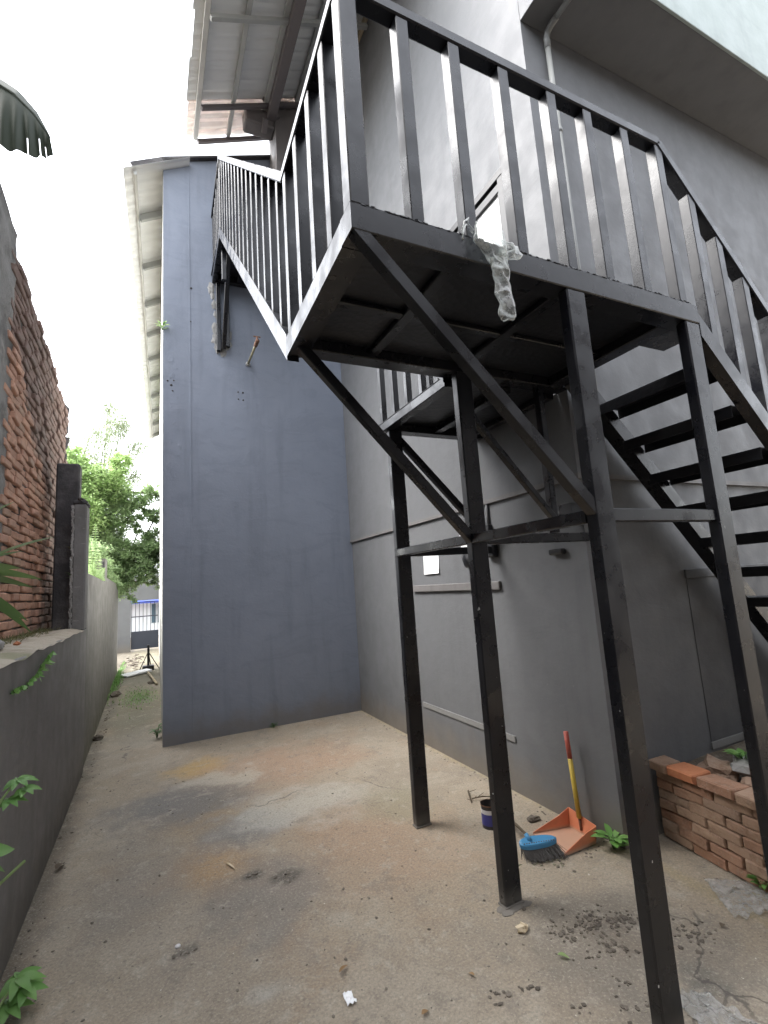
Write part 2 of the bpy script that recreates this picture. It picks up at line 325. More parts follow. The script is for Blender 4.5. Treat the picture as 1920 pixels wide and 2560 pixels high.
    def leaf(s, p, d, n, L, Wd, droop=.25, seg=3, fold=.18):
        p = Vector(p); d = Vector(d).normalized(); n = Vector(n); side = d.cross(n)
        if side.length < 1e-3: side = d.orthogonal()
        side.normalize(); n = side.cross(d).normalized()
        vs = []; fs = []
        for i in range(seg+1):
            t = i/seg; w = Wd*.5*(math.sin(math.pi*min(1,.06+t*.94))**.8 if t < 1 else 0)*(1.25-.5*t)
            c = p+d*(L*t)-n*(droop*L*t*t)
            vs += [c-side*w+n*(fold*w), c, c+side*w+n*(fold*w)]
        for i in range(seg):
            a = i*3; fs += [(a,a+1,a+4,a+3),(a+1,a+2,a+5,a+4)]
        return s.add(vs, fs, True)
    def qleaf(s, p, d, n, L, Wd):
        p = Vector(p); d = d.normalized(); sd_ = d.cross(n)
        if sd_.length < 1e-3: sd_ = d.orthogonal()
        sd_.normalize(); m_ = p+d*L*.45
        return s.add([p, m_+sd_*Wd*.5, p+d*L, m_-sd_*Wd*.5], [(0,1,2,3)])
    def blob(s, c, r, sq=(1,1,1), jit=.3, sub=1):
        bm = bmesh.new(); bmesh.ops.create_icosphere(bm, subdivisions=sub, radius=1)
        o = Vector((rnd.random()*50, rnd.random()*50, rnd.random()*50)); vs = []
        for v in bm.verts:
            k = 1+jit*mnoise.noise(v.co*1.7+o)*1.6; vs.append(Vector(c)+Vector((v.co.x*r*sq[0]*k, v.co.y*r*sq[1]*k, v.co.z*r*sq[2]*k)))
        fs = [tuple(v.index for v in f.verts) for f in bm.faces]; bm.free(); return s.add(vs, fs)
    def mesh(s, name, mat, off=(0,0,0)):
        me = bpy.data.meshes.new(name); o = Vector(off)
        me.from_pydata([Vector(v)-o for v in s.v], [], s.f); me.materials.append(MT[mat].m)
        me.polygons.foreach_set('use_smooth', s.sm); me.update(); return me
    def part(s, name, mat, parent, label=None, kind=None):
        o = bpy.data.objects.new(name, s.mesh(name, mat, rootloc(parent))); COL.objects.link(o); o.parent = parent
        return setp(o, label, kind=kind)
    def top(s, name, mat, label, cat, group=None, kind=None):
        xs = [v[0] for v in s.v]; ys = [v[1] for v in s.v]; zs = [v[2] for v in s.v]
        c = Vector(((min(xs)+max(xs))/2, (min(ys)+max(ys))/2, min(zs)))
        o = bpy.data.objects.new(name, s.mesh(name, mat, c)); COL.objects.link(o); o.location = c
        return setp(o, label, cat, group, kind)
def grid(nx, ny, fn):
    vs = [fn(i/(nx-1), j/(ny-1)) for j in range(ny) for i in range(nx)]
    fs = [(j*nx+i, j*nx+i+1, (j+1)*nx+i+1, (j+1)*nx+i) for j in range(ny-1) for i in range(nx-1)]
    return vs, fs

# ================================================================== SETTING
# ground
gnd = B(); gnd.add([(-200,-200,0),(200,-200,0),(200,300,0),(-200,300,0)], [(0,1,2,3)])
g = gnd.top('ground', 'ground_concrete', None, None, kind='structure')

XW, XL, YW, YL, YB = 2.37, 2.39, 2.12, 2.14, 5.965
# ---- main grey building (right)
bld = thing('grey_building', 'grey rendered building with overhanging upper storey behind the steel stairs', 'building', (5, 4, 0))
lower = B(); lower.prism([(XL,YL),(9,YL),(9,YL+.22),(XL+.22,YL+.22),(XL+.22,YB+.3),(XL,YB+.3)], 2, 0, 2.147); lower.part('lower_wall', 'grey_paint', bld)
upper = B(); upper.prism([(XW,YW),(9,YW),(9,YW+.24),(XW+.24,YW+.24),(XW+.24,YB+.6),(XW,YB+.6)], 2, 2.15, 5.476)
upper.prism([(XW,YW),(9,YW),(9,YW+.24),(XW+.24,YW+.24),(XW+.24,YB+.6),(XW,YB+.6)], 2, 5.476, 9.6); upper.part('upper_wall', 'grey_paint', bld)
# drip ledge under the upper wall
led = B(); led.prism([(XW-.006,YW-.006),(9,YW-.006),(9,YL-.001),(XL-.001,YL-.001),(XL-.001,YB),(XW-.006,YB)], 2, 2.118, 2.149); led.part('ledge', 'boundary_paint', bld)
ov = B(); ov.box(XW, 9, 1.66, YW-.001, 5.476, 9.6, .003); ov.part('overhang', 'grey_paint', bld)
fa = B(); fa.box(XW-.002, 9, 1.638, 1.659, 5.468, 9.6, .003); fa.part('fascia', 'lit_grey_paint', bld, 'fascia on the overhang, its brighter light put into the colour')
ba = B(); ba.box(2.7, 9, 3.2, 9, 0, 9.4); ba.part('inner_block', 'grey_paint', bld)
# infilled windows: sill band on top and pale strip at foot
for nm, a in (('w2', None), ('w4', None)):
    if nm == 'w2':
        b_ = B(); b_.box(XL-.028, XL-.0005, 2.98, 4.345, 1.452, 1.515); b_.part('window_lintel', 'boundary_paint', bld)
        b_ = B(); b_.box(XL-.012, XL-.0005, 2.99, 4.33, .355, .40); b_.part('window_sill', 'band_paint', bld)
    else:
        b_ = B(); b_.box(3.27, 4.6, YL-.016, YL-.0005, 1.452, 1.515); b_.part('window_lintel', 'dark_paint', bld)
        b_ = B(); b_.box(3.27, 4.6, YL-.012, YL-.0005, .355, .40); b_.part('window_sill', 'band_paint', bld)
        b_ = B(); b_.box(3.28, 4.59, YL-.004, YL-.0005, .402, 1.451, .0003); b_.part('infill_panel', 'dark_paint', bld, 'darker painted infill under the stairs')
# door on the landing
dr = B(); dr.box(XW-.012, XW-.001, 2.50, 3.02, 2.80, 4.40); door = dr.part('door', 'white_door', bld, 'white door leaf above the lower landing')
fr = B()
fr.box(XW-.05, XW-.001, 2.42, 3.12, 4.49, 4.55); fr.box(XW-.035, XW-.001, 2.46, 3.07, 4.40, 4.47)
for y in (2.42, 3.06): fr.box(XW-.05, XW-.001, y, y+.06, 2.79, 4.488)
for y in (2.485, 3.03): fr.box(XW-.03, XW-.001, y, y+.025, 2.79, 4.398)
fr.part('frame', 'black_frame', door)
hd = B(); hd.tube([(XW-.014,2.56,3.75),(XW-.055,2.56,3.75),(XW-.055,2.65,3.75)], .009); hd.part('handle', 'light_steel', door)
# timber wall plate under the roof
wp = B(); wp.bar((XW-.03,3.2,8.46),(XW-.03,6.0,8.46), .05, .15); wp.part('wall_plate', 'raw_wood', bld, 'raw timber plate where the roof meets the wall')
# dark stub wall at the back of the upper landing
st = B()
top_z = [(1.47,8.02),(1.6,8.13),(1.75,8.17),(1.9,8.10),(2.02,8.04),(2.2,8.10),(2.37,8.16)]
st.prism([(1.47,5.60)]+[(2.369,5.60)]+[(min(x,2.369),z) for x,z in reversed(top_z)], 1, 5.56, 5.95); st.box(1.08,1.469,5.58,5.80,7.66,7.90,.02)
st.part('broken_wall', 'stub_concrete', bld, 'dark broken concrete wall stub beside the roof')

# ---- blue-grey gable wall and its side wing along the alley
side = thing('side_building', 'blue grey gable wall at the end of the yard with side wing along the alley', 'building', (1.2, 9, 0))
XA0, XA1 = .113, .215
def gz(x): return 7.02+(x-.113)*.3835
gw = B()
def wob(t): return .006*mnoise.noise(Vector((t*1.3,3,0)))+.004*mnoise.noise(Vector((t*5,9,0)))
nz = 60; edge = [(XA0+wob(i*7/nz), 7.02*i/nz) for i in range(nz+1)]
gw.prism([(XL-.0005,0),(XL-.0005,2.147),(XW-.0005,2.148),(XW-.0005,gz(XW))] + [(x,z) for x,z in reversed(edge)], 1, YB, YB+.2)
gwall = gw.part('gable_wall', 'sky_tinted_paint', side)
sw = B(); sw.hexa([(XA0-.004,YB+.012,0),(XA0+.2,YB+.012,0),(XA1+.2,17.6,0),(XA1,17.6,0),(XA0-.004,YB+.012,6.9),(XA0+.2,YB+.012,6.9),(XA1+.2,17.6,6.9),(XA1,17.6,6.9)])
sw.part('side_wall', 'side_paint', side)
sm_ = B(); sm_.box(.405,.419,YB-.004,YB-.0005,.02,7.1,.001); sm_.part('plaster_seam', 'sky_tinted_paint', side)
pe = B()
for i in range(34):
    zz = 2.9+rnd.random()**1.3*1.5; pe.blob((XA0+.03+abs(rnd.gauss(0,.07)),YB-.0005,zz), rnd.uniform(.010,.035), (.8,.05,1.4), .9, 2)
pe.part('blistered_plaster', 'sky_tinted_paint', side, kind='stuff')
cp = B(); cp.bar((XA0-.02,YB+.08,gz(XA0)+.012),(XW-.01,YB+.08,gz(XW)+.012), .28, .03); cp.part('coping', 'dark_concrete', side)
def eave_x(y): return -.33+(y-5.85)*.021
def roof_z(x, y): return 6.66+(x-eave_x(y))*.55
N = 11
for i in range(N):                      # overlapping corrugated sheets
    y0 = 5.85+i*1.0; y1 = y0+1.06; sh = B()
    vs, fs = grid(3, 25, lambda u, v: (eave_x(y0+(y1-y0)*v)+u*.75, y0+(y1-y0)*v, roof_z(eave_x(y0+(y1-y0)*v)+u*.75, y0+(y1-y0)*v)+.010*(1 if (v*6)%1 < .5 else -1)+.012+(i%2)*.006))
    sh.add(vs, fs); n0 = len(vs); sh.add([(a,b,c+.006) for a,b,c in vs], [f[::-1] for f in fs]); sh.part('roof_sheet', 'galvanised', side)
bt = B(); bt.bar((eave_x(5.9)+.13,5.9,roof_z(eave_x(5.9)+.13,5.9)-.025),(eave_x(16.8)+.13,16.8,roof_z(eave_x(16.8)+.13,16.8)-.025), .035, .05); bt.part('eave_batten', 'light_steel', side)
for i in range(10):
    y = 6.64+i*1.08; x0 = eave_x(y)+.15; rb = B(); rb.bar((x0,y,roof_z(x0,y)-.075),(XA0+.09,y,roof_z(XA0+.09,y)-.075), .05, .09); rb.box(x0-.012,x0,y-.05,y+.05,roof_z(x0,y)-.17,roof_z(x0,y)-.01); rb.part('rafter_end', 'pvc', side)
ef = B(); ef.bar((-.235,YB-.05,6.80),(XA0-.002,YB-.05,6.99), .03, .10); ef.part('barge_board', 'dark_concrete', side)
# broken plaster round the bracket, small bolt holes
bp = B()
for (x, z, r) in ((.665,5.40,.05),(.68,5.30,.035),(.70,5.17,.04),(.715,5.05,.03),(.705,4.85,.05),(.71,4.72,.055),(.73,4.60,.05),(.80,4.56,.05),(.865,4.66,.05),(.875,4.78,.045)):
    bp.blob((x,YB-.002,z), r, (.8,.22,1.5), .5, 2)
bp.part('broken_plaster', 'cement', side)
for (x, z) in ((.20,4.05),(.227,4.11),(.215,3.98),(.16,4.10),(.97,4.05),(1.028,4.048),(.972,3.957),(1.03,3.95),(.42,4.9),(.43,5.35)):
    h = B(); h.tube([(x,YB-.004,z),(x,YB+.01,z)], .008+rnd.random()*.007, 8); h.part('bolt_hole', 'dark_concrete', side)
# ---- corrugated canopy roof over the upper landing
can = thing('canopy_roof', 'grey corrugated canopy roof with steel purlins above the upper landing', 'roof', (1.4, 4.6, 7.5))
SL = .4535
def cz(x): return 7.56+(x-.38)*SL
Y0c, Y1c = 2.9, 6.02
nb = 6
for i in range(nb):
    y0 = Y0c+(Y1c-Y0c)*i/nb; y1 = Y0c+(Y1c-Y0c)*(i+1)/nb+.03; sh = B()
    vs, fs = grid(4, 15, lambda u, v: (.36+.02*(1 if i%2 else 0)+u*2.0, y0+(y1-y0)*v, cz(.36+u*2.0)+.009*(1 if ((v*4)%1) < .25 else 0)+(i%2)*.004))
    sh.add(vs, fs); sh.add([(a,b,c+.005) for a,b,c in vs], [f[::-1] for f in fs])
    sh.part('roof_sheet', 'translucent_sheet' if i >= nb-1 else 'galvanised', can)
for x, w in ((.50,.06),(.92,.05),(1.34,.05),(1.76,.05),(2.18,.05)):
    q = B(); q.bar((x,Y0c,cz(x)-.055),(x,Y1c-.02,cz(x)-.055), w, .08); q.part('purlin', 'light_steel' if x < .6 else 'pvc', can)
for y in (3.3, 4.45, 5.50, 6.0):
    q = B(); q.bar((.53,y,cz(.53)-.12),(2.36,y,cz(2.36)-.12), .05, .05); q.part('batten', 'pvc' if y < 5 else 'roof_steel', can)
q = B(); q.bar((1.42,Y0c,cz(1.42)-.20),(1.42,5.66,cz(1.42)-.20), .11, .14); q.part('main_beam', 'roof_steel', can)
q = B(); q.bar((1.33,5.56,7.62),(1.33,5.9,8.05), .06, .16); q.bar((1.31,5.50,8.0),(1.50,5.53,7.78), .05, .05); q.part('knee_brace', 'roof_steel', can)

# ---- unseen wall added behind the viewpoint to shade the yard
q = B(); q.box(-1.6,9,-2.4,-2.1,0,6.0); q.top('unseen_shade_wall', 'stub_concrete', None, None, kind='structure')

# ---- boundary walls on the left
def lwx(y): return -.57 if y < 4.5 else -.57-(y-4.5)*.0138
lw = thing('low_boundary_wall', 'low grey rendered boundary wall with a worn cement top', 'wall', (-.65, 1.5, 0))
q = B(); q.box(-.78,-.57,-3,5.62,0,1.31,.004); q.part('wall_body', 'boundary_paint', lw)
q = B()
vs, fs = grid(6, 120, lambda u, v: (-1.02+u*.457+.006*mnoise.noise(Vector((v*40,u*3,1))), -3+v*8.37, 1.315+.02*mnoise.noise(Vector((u*3,v*30,0)))+(.018 if .1 < u < .9 else -.006)))
q.add(vs, fs, True); q.part('wall_top', 'ledge_cement', lw)
tw = thing('tall_boundary_wall', 'tall grey boundary wall running along the alley to the gate', 'wall', (-.7, 8, 0))
q = B(); q.box(-.672,-.566,5.372,5.62,1.312,2.50,.012); pl = q.part('end_pier', 'pier_cement', tw, 'bare cement end pier with chipped edge')
q = B()
for i in range(26): q.blob((-.674+rnd.uniform(-.008,.004),5.376,1.36+i*.044), .016, (.7,.5,1.6), .8, 2)
q.part('chipped_edge', 'cement', tw)
q = B(); q.box(-.68,-.56,5.37,5.63,2.502,2.535,.015); q.blob((-.62,5.42,2.54),.05,(1,1,.5),.6,2); q.part('pier_cap', 'dark_concrete', tw)
q = B()
for (a, b, z) in ((5.622,8.3,1.86),(8.3,8.75,2.2),(8.75,12.6,1.93)):
    q.hexa([(lwx(a)-.13,a,0),(lwx(a),a,0),(lwx(b),b,0),(lwx(b)-.13,b,0),(lwx(a)-.13,a,z),(lwx(a),a,z),(lwx(b),b,z),(lwx(b)-.13,b,z)])
q.part('wall_body', 'mossy_paint', tw)
q = B(); q.box(-.66,-.655+.03,8.20,8.24,1.2,2.15); q.part('gap_strip', 'dark_concrete', tw)
dc = B(); dc.box(-.86,-.66,5.62,5.80,1.25,2.96,.015); dc.top('concrete_post', 'dark_concrete', 'dark stained concrete post between brick wall and cement pier', 'post')

# old brick wall: mortar body, bricks one by one
bw = thing('brick_wall', 'old weathered red brick wall rising above the low boundary wall', 'wall', (-1.05, 5.2, 1.3))
q = B(); q.hexa([(-1.16,3.95,1.2),(-.945,3.95,1.2),(-.945,6.70,1.2),(-1.16,6.70,1.2),(-1.16,3.95,4.22),(-.945,3.95,4.22),(-.945,6.70,3.88),(-1.16,6.70,3.88)]); q.part('mortar_body', 'mortar', bw)
q = B(); q.box(-6.0,-1.25,-4.0,3.4,1.2,6.3); q.part('unseen_shade_block', 'mortar', bw)  # unseen block added behind the brick wall to cut light from the left
def brick_mesh(name, L, Wd, H, mat, seed, b=.007):
    r_ = random.Random(seed); q = B(); q.box(-Wd/2,Wd/2,-L/2,L/2,-H/2,H/2, b); o = Vector((seed*3.1,seed,0))
    q.v = [tuple(Vector(v)+Vector((mnoise.noise(Vector(v)*18+o)*.006, mnoise.noise(Vector(v)*18+o+Vector((9,0,0)))*.006, mnoise.noise(Vector(v)*18+o+Vector((0,9,0)))*.004))) for v in q.v]
    return q.mesh(name, mat)
BM = [brick_mesh('brick', .2, .10, .055, 'old_brick', i) for i in range(8)]
spots = []
rows = 45; rh = .0665
for r_ in range(rows):
    z = 1.37+r_*rh; off = (.105 if r_ % 2 else 0)+rnd.uniform(-.01,.01)
    y = 4.13+off
    while y < 6.72:
        zt = 3.97+(6.1-y)*.135+.03*mnoise.noise(Vector((y*2,0,0)))
        if z < zt:
            spots.append((y, z))
        y += .2115
spots.sort(key=lambda p: (p[0]-0)**2+(p[1]-1.55)**2)
stuffq = B()
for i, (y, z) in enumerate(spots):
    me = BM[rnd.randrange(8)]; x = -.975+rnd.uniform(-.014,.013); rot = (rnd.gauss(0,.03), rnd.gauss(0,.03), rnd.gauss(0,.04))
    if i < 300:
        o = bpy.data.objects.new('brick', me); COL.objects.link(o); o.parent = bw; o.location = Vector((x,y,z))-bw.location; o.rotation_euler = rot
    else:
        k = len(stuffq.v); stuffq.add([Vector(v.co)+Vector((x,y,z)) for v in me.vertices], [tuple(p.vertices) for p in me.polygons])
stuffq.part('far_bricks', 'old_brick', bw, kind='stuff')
# render pier at near end and ragged plaster on top
q = B()
vs, fs = grid(10, 70, lambda u, v: (-.915+.018*mnoise.noise(Vector((u*4,v*22,3)))-.02*u, 3.0+u*(1.16+.07*mnoise.noise(Vector((0,v*30,0)))), 1.25+v*(3.12)))
q.add(vs, fs, True); q.box(-1.2,-.94,-2.05,4.15,1.2,4.37,.02); q.part('render_pier', 'old_render', bw, 'flaking cement render at the near end')
q = B()
for i in range(26):
    t = i/25; q.blob((-1.0+rnd.uniform(-.03,.02), 4.2+2.5*t, 4.21-.31*t+.04*mnoise.noise(Vector((t*9,0,0)))), .06, (.9,1.6,.5), .5, 1)
q.part('ragged_top', 'old_render', bw)
q = B()
for i in range(14): q.blob((-.965,6.73,1.4+i*.19), .11, (.5,.4,1.0), .4, 1)
q.part('ragged_end', 'dark_concrete', bw)
for (x, y, z0, h) in ((-1.0,6.30,4.0,.26),(-1.03,6.40,4.0,.36),(-.98,6.52,4.0,.30),(-1.05,6.60,4.0,.27),(-1.0,3.80,4.3,.45),(-1.06,3.92,4.3,.25)):
    q = B(); q.tube([(x,y,z0-.1),(x+rnd.uniform(-.02,.02),y,z0+h*.6),(x+rnd.uniform(-.04,.04),y+rnd.uniform(-.03,.03),z0+h)], .006, 6); q.part('reinforcing_bar', 'rust', bw)

# ---- gate at the end of the alley and street beyond
gwl = thing('gate_wall', 'blue grey wall with opening at the far end of the alley', 'wall', (-.4, 17.5, 0))
q = B(); q.box(-1.6,-.585,17.35,17.55,0,2.05); q.box(-.585,.22,17.35,17.55,1.545,2.3); q.part('wall_body', 'grey_paint', gwl)
gt = thing('metal_gate', 'dark blue metal gate with bars above a solid lower panel', 'gate', (-.2, 17.42, 0))
q = B(); q.box(-.575,.205,17.40,17.43,.06,.60); q.part('lower_panel', 'gate_paint', gt)
for i in range(8):
    x = -.56+i*.107; q = B(); q.bar((x,17.415,.60),(x,17.415,1.50), .016, .016); q.part('bar', 'gate_paint', gt)
for z in (1.05,1.50): q = B(); q.bar((-.575,17.42,z),(.205,17.42,z), .02, .03); q.part('rail', 'gate_paint', gt)
shp = thing('shop_front', 'white shop front with blue awning seen through the gate', 'building', (-.5, 24, 0))
q = B(); q.box(-4,5,24,24.3,0,3.2); q.part('wall', 'shop_white', shp)
q = B(); q.hexa([(-3,23.1,1.42),(3,23.1,1.42),(3,24,1.62),(-3,24,1.62),(-3,23.1,1.50),(3,23.1,1.50),(3,24,1.72),(-3,24,1.72)]); q.part('awning', 'awning_blue', shp)
for x in (.0, .24): q = B(); q.box(x,x+.17,23.95,23.999,.55,1.36); w_ = q.part('window', 'shop_glass', shp); q = B(); q.box(x-.02,x,23.93,23.998,.53,1.38); q.box(x+.17,x+.19,23.93,23.998,.53,1.38); q.part('frame', 'shop_white', w_)

# ================================================================== STEEL STAIRCASE
ss = thing('steel_staircase', 'black painted steel staircase with landings, railings and posts', 'staircase', (1.55, 1.34, 0))
def SB(name, p0, p1, w, h, upv=(0,0,1), mat='steel', label=None, ch=.004):
    q = B(); q.bar(p0, p1, w, h, upv, ch); return q.part(name, mat, ss, label)
ZB, ZT = 2.687, 2.782
def lx(y): return .575+.0224*(y-1.285)      # left edge runs slightly askew
# posts
pw = .103; pd = .052
for (x0, y0, zt) in ((1.507,1.285,ZB-.002),(1.507,2.085,ZB-.002),(1.527,2.979,2.638),(2.265,1.285,ZB-.002)):
    q = B(); q.box(x0,x0+pw,y0,y0+pd,.012,zt,.006); q.part('post', 'steel', ss)
    if y0 < 1.3: continue
    q = B(); q.box(x0-.004,x0+pw+.005,y0-.005,y0+pd+.004,.0,.011,.003); q.part('base_plate', 'smear', ss)
    if y0 > 2.5: continue
    q = B()
    for i in range(14): q.blob((x0+rnd.uniform(-.015,pw+.015), y0+rnd.choice([-.008,pd*rnd.random()])+rnd.uniform(-.012,.004), .001), rnd.uniform(.012,.03), (1.4,1.0,.25), .5, 1)
    q.part('mortar_smear', 'smear', ss, kind='stuff')
# landing frame
yb = 2.20
SB('landing_beam', (.575,1.333,(ZB+ZT)/2), (2.372,1.333,(ZB+ZT)/2), .096, ZT-ZB)
q = B(); q.hexa([(lx(1.381),1.382,ZB),(lx(1.381)+.095,1.382,ZB),(lx(yb)+.095,yb,ZB),(lx(yb),yb,ZB),(lx(1.381),1.382,ZT),(lx(1.381)+.095,1.382,ZT),(lx(yb)+.095,yb,ZT),(lx(yb),yb,ZT)]); q.part('landing_beam', 'steel', ss)
SB('landing_beam', (lx(yb)+.097,yb-.05,(ZB+ZT)/2), (2.36,yb-.05,(ZB+ZT)/2), .096, ZT-ZB)
SB('landing_beam', (2.25,1.383,(ZB+ZT)/2), (2.25,yb-.1,(ZB+ZT)/2), .09, ZT-ZB-.004)
for x in (1.02, 1.56): SB('joist', (x,1.383,2.725), (x,yb-.1,2.725), .05, .03)
for y in (1.75,): SB('joist', (.68,y,2.727), (2.2,y,2.727), .04, .024)
q = B(); q.box(.675,2.205,1.3825,yb-.1005,2.742,2.748,.002); q.part('soffit_plate', 'deck_plate', ss)
q = B(); q.hexa([(.58,1.29,ZT+.001),(2.30,1.29,ZT+.001),(2.30,yb,ZT+.001),(lx(yb),yb,ZT+.001),(.58,1.29,ZT+.006),(2.30,1.29,ZT+.006),(2.30,yb,ZT+.006),(lx(yb),yb,ZT+.006)]); q.part('deck_plate', 'deck_plate', ss)
q = B(); q.box(2.30,2.495,1.384,1.555,ZB+.006,ZB+.016); q.part('gusset_plate', 'steel', ss)
# lower landing to the door
z0p, z1p = 2.64, 2.70
SB('landing_beam', (1.537,yb+.002,(z0p+z1p)/2), (1.537,3.09,(z0p+z1p)/2), .07, z1p-z0p)
SB('landing_beam', (1.575,3.045,(z0p+z1p)/2), (2.365,3.045,(z0p+z1p)/2), .09, z1p-z0p)
for x in (1.95, 2.3): SB('joist', (x,yb,2.675), (x,3.0,2.675), .06, .045)
q = B(); q.box(1.502,2.366,yb+.003,3.09,z1p+.001,z1p+.006,.002); q.part('deck_plate', 'deck_plate', ss)
SB('handrail', (1.535,yb+.05,3.60), (1.535,3.09,3.60), .05, .04); SB('handrail', (1.56,3.065,3.60), (2.36,3.065,3.60), .05, .04)
for y in (2.30,2.49,2.68,2.87,3.065):
    q = B(); q.box(1.515,1.555,y-.02,y+.02,z1p+.008,3.58,.003); q.part('baluster', 'steel', ss)
for x in (1.76,1.96,2.16,2.34):
    q = B(); q.box(x-.02,x+.02,3.045,3.085,z1p+.008,3.58,.003); q.part('baluster', 'steel', ss)
# braces
BR = (.06,.055)
SB('brace', (.60,1.310,2.70), (1.53,1.310,1.77), .05, .045, (0,1,0))
SB('brace', (.635,2.108,2.70), (1.53,2.108,1.745), .05, .045, (0,1,0))
SB('brace', (1.61,3.005,2.58), (2.40,3.005,1.77), .05, .04, (0,1,0))
SB('brace', (1.60,2.135,2.47), (2.17,2.135,1.84), .035, .04, (0,1,0))
SB('hanger', (2.165,2.16,2.69), (2.165,2.16,1.785), .045, .045)
SB('wall_anchor', (2.27,2.16,1.90), (2.36,2.16,1.90), .10, .12)
# ties
SB('tie', (1.528,1.338,1.755), (1.528,2.084,1.755), .045, .05)
SB('tie', (1.528,2.138,1.755), (1.528,2.978,1.755), .045, .05)
SB('tie', (1.611,1.318,1.757), (2.264,1.318,1.757), .045, .052)
SB('tie', (1.611,2.11,1.75), (2.37,2.11,1.75), .045, .052)
SB('tie', (1.631,3.005,1.755), (2.385,3.005,1.755), .045, .052)
q = B(); q.box(2.33,2.389,2.97,3.09,1.70,1.80,.01); q.part('wall_anchor', 'steel', ss)
# --- first flight (down to the right)
ns = 12
def s1(x): return 2.743-1.03*(x-2.372)
xe = 2.372+2.743/1.03
for y in (1.335, 2.03):
    q = B(); d = .12
    xa = 2.371 if y < 1.5 else 2.31
    pts = [(xa,s1(xa)),(xe,0.0),(xe-d/1.03,0.0),(xa,s1(xa)-d)]
    q.prism(pts, 1, y-.05, y+.01 if y < 1.5 else y+.05); q.part('stringer', 'steel', ss)
for k in range(ns):
    z = 2.53-.205*k; x = 2.44+.199*k
    if z < .1: break
    q = B(); q.box(x-.01,x+.19,1.347,1.978,z-.006,z,.002); q.box(x-.01,x-.004,1.347,1.978,z-.062,z-.0065,.002); q.box(x+.184,x+.19,1.347,1.978,z-.062,z-.0065,.002)
    q.part('tread', 'deck_plate', ss)
# --- railings : baluster helper
bs = .052
def baluster(x, y, z0, z1, w=bs): 
    q = B(); q.box(x-w/2,x+w/2,y-w/2,y+w/2,z0,z1,.003); q.part('baluster', 'steel', ss)
RT = 3.69
def rail(pts):
    for a, b_ in zip(pts[:-1], pts[1:]): SB('handrail', a, b_, .062, .05, ch=.006)
# front rail and its run down the first flight
yf = 1.318
rail([(.575,yf,RT-.025),(2.30,yf,RT-.025)]); rail([(2.295,yf,RT-.03),(5.0,yf,RT-.03-2.705*1.044)])
for x in (.835,1.065,1.31,1.575,1.795,2.04,2.29): baluster(x, yf, ZT+.004, RT-.052)
q = B(); q.box(.578,.648,1.288,1.352,ZT+.004,RT-.05,.004); q.part('corner_post', 'steel', ss)
for k in range(12):
    x = 2.50+.182*k; zb = s1(x)-.005
    baluster(x, yf, zb-.02, RT-.055-(x-2.30)*1.044)
q = B()
for x in (.835,1.065,1.31,1.575,1.795,2.04,2.29):
    for i in range(7):
        q.blob((x-.03+.01*i, 1.293+rnd.uniform(-.003,.002), ZT+.004+rnd.uniform(-.003,.004)), rnd.uniform(.004,.008), (1.2,.8,.8), .5, 1)
for i in range(120):
    q.blob((.62+1.74*rnd.random(), 1.287+rnd.uniform(-.002,.002), ZT+.002+rnd.uniform(-.002,.003)), rnd.uniform(.002,.006), (2.0,.6,.7), .5, 1)
q.part('weld_bead', 'steel', ss, kind='stuff')
# left rail along the landing and up the second flight
y2a, y2b = 2.19, 5.05; m2 = (5.575-ZT)/(y2b-y2a)
rail([(lx(1.35)+.028,1.352,RT-.025),(lx(y2a)+.028,y2a,RT-.025)])
rail([(lx(y2a)+.028,y2a-.01,RT-.03),(lx(y2b)+.028,y2b,RT-.03+m2*(y2b-y2a))])
for y in (1.505,1.705,1.925,2.14): baluster(lx(y)+.028, y, ZT+.004, RT-.05)
nb2 = 15
for k in range(nb2):
    y = 2.335+k*(y2b-2.335)/(nb2-1); zz = ZT+m2*(y-y2a); baluster(lx(y)+.028, y, zz-.03, RT-.055+m2*(y-y2a), .040)
# second flight stringers and treads
for s_, xo in ((0,0),(1,.90)):
    q = B(); ya, yb2 = 2.202, y2b; x0, x1 = lx(ya)+xo, lx(yb2)+xo; dv = .135; t = .06
    za, zb = ZT+.005+m2*(ya-y2a), ZT+m2*(yb2-y2a)
    q.hexa([(x0,ya,za-dv),(x0+t,ya,za-dv),(x1+t,yb2,zb-dv),(x1,yb2,zb-dv),(x0,ya,za),(x0+t,ya,za),(x1+t,yb2,zb),(x1,yb2,zb)]); q.part('stringer', 'steel', ss)
for k in range(12):
    z = ZT+.215*(k+1)-.04; y = y2a+.02+.22*k; x = lx(y)
    q = B(); q.box(x+.062,x+.898,y,y+.22,z-.006,z,.002); q.box(x+.062,x+.898,y,y+.006,z-.05,z-.0065,.002); q.part('tread', 'deck_plate', ss)
# upper landing
zu = 5.575
for (p0, p1) in (((lx(5.1)+.03,5.055,zu-.05),(lx(5.9)+.03,5.96,zu-.05)), ((lx(5.1)+.065,5.10,zu-.05),(2.365,5.10,zu-.05)), ((lx(5.9)+.065,5.91,zu-.05),(2.365,5.91,zu-.05))):
    SB('landing_beam', p0, p1, .06, .10)
for x in (1.0,1.4,1.8,2.2): SB('joist', (x,5.15,zu-.05), (x,5.88,zu-.05), .05, .06)
q = B(); q.box(.665,2.365,5.06,5.962,zu+.001,zu+.007,.002); q.part('deck_plate', 'deck_plate', ss)
RU = 6.44
rail([(lx(5.05)+.028,5.05,RU-.02),(lx(5.95)+.028,5.96,RU-.02)]); rail([(1.60,5.09,RU-.04),(2.365,5.09,RU-.04)])
for k in range(6): y = 5.15+k*.155; baluster(lx(y)+.028, y, zu, RU-.045, .036)
for k in range(5): x = 1.62+k*.175; baluster(x, 5.09, zu, RU-.065, .036)
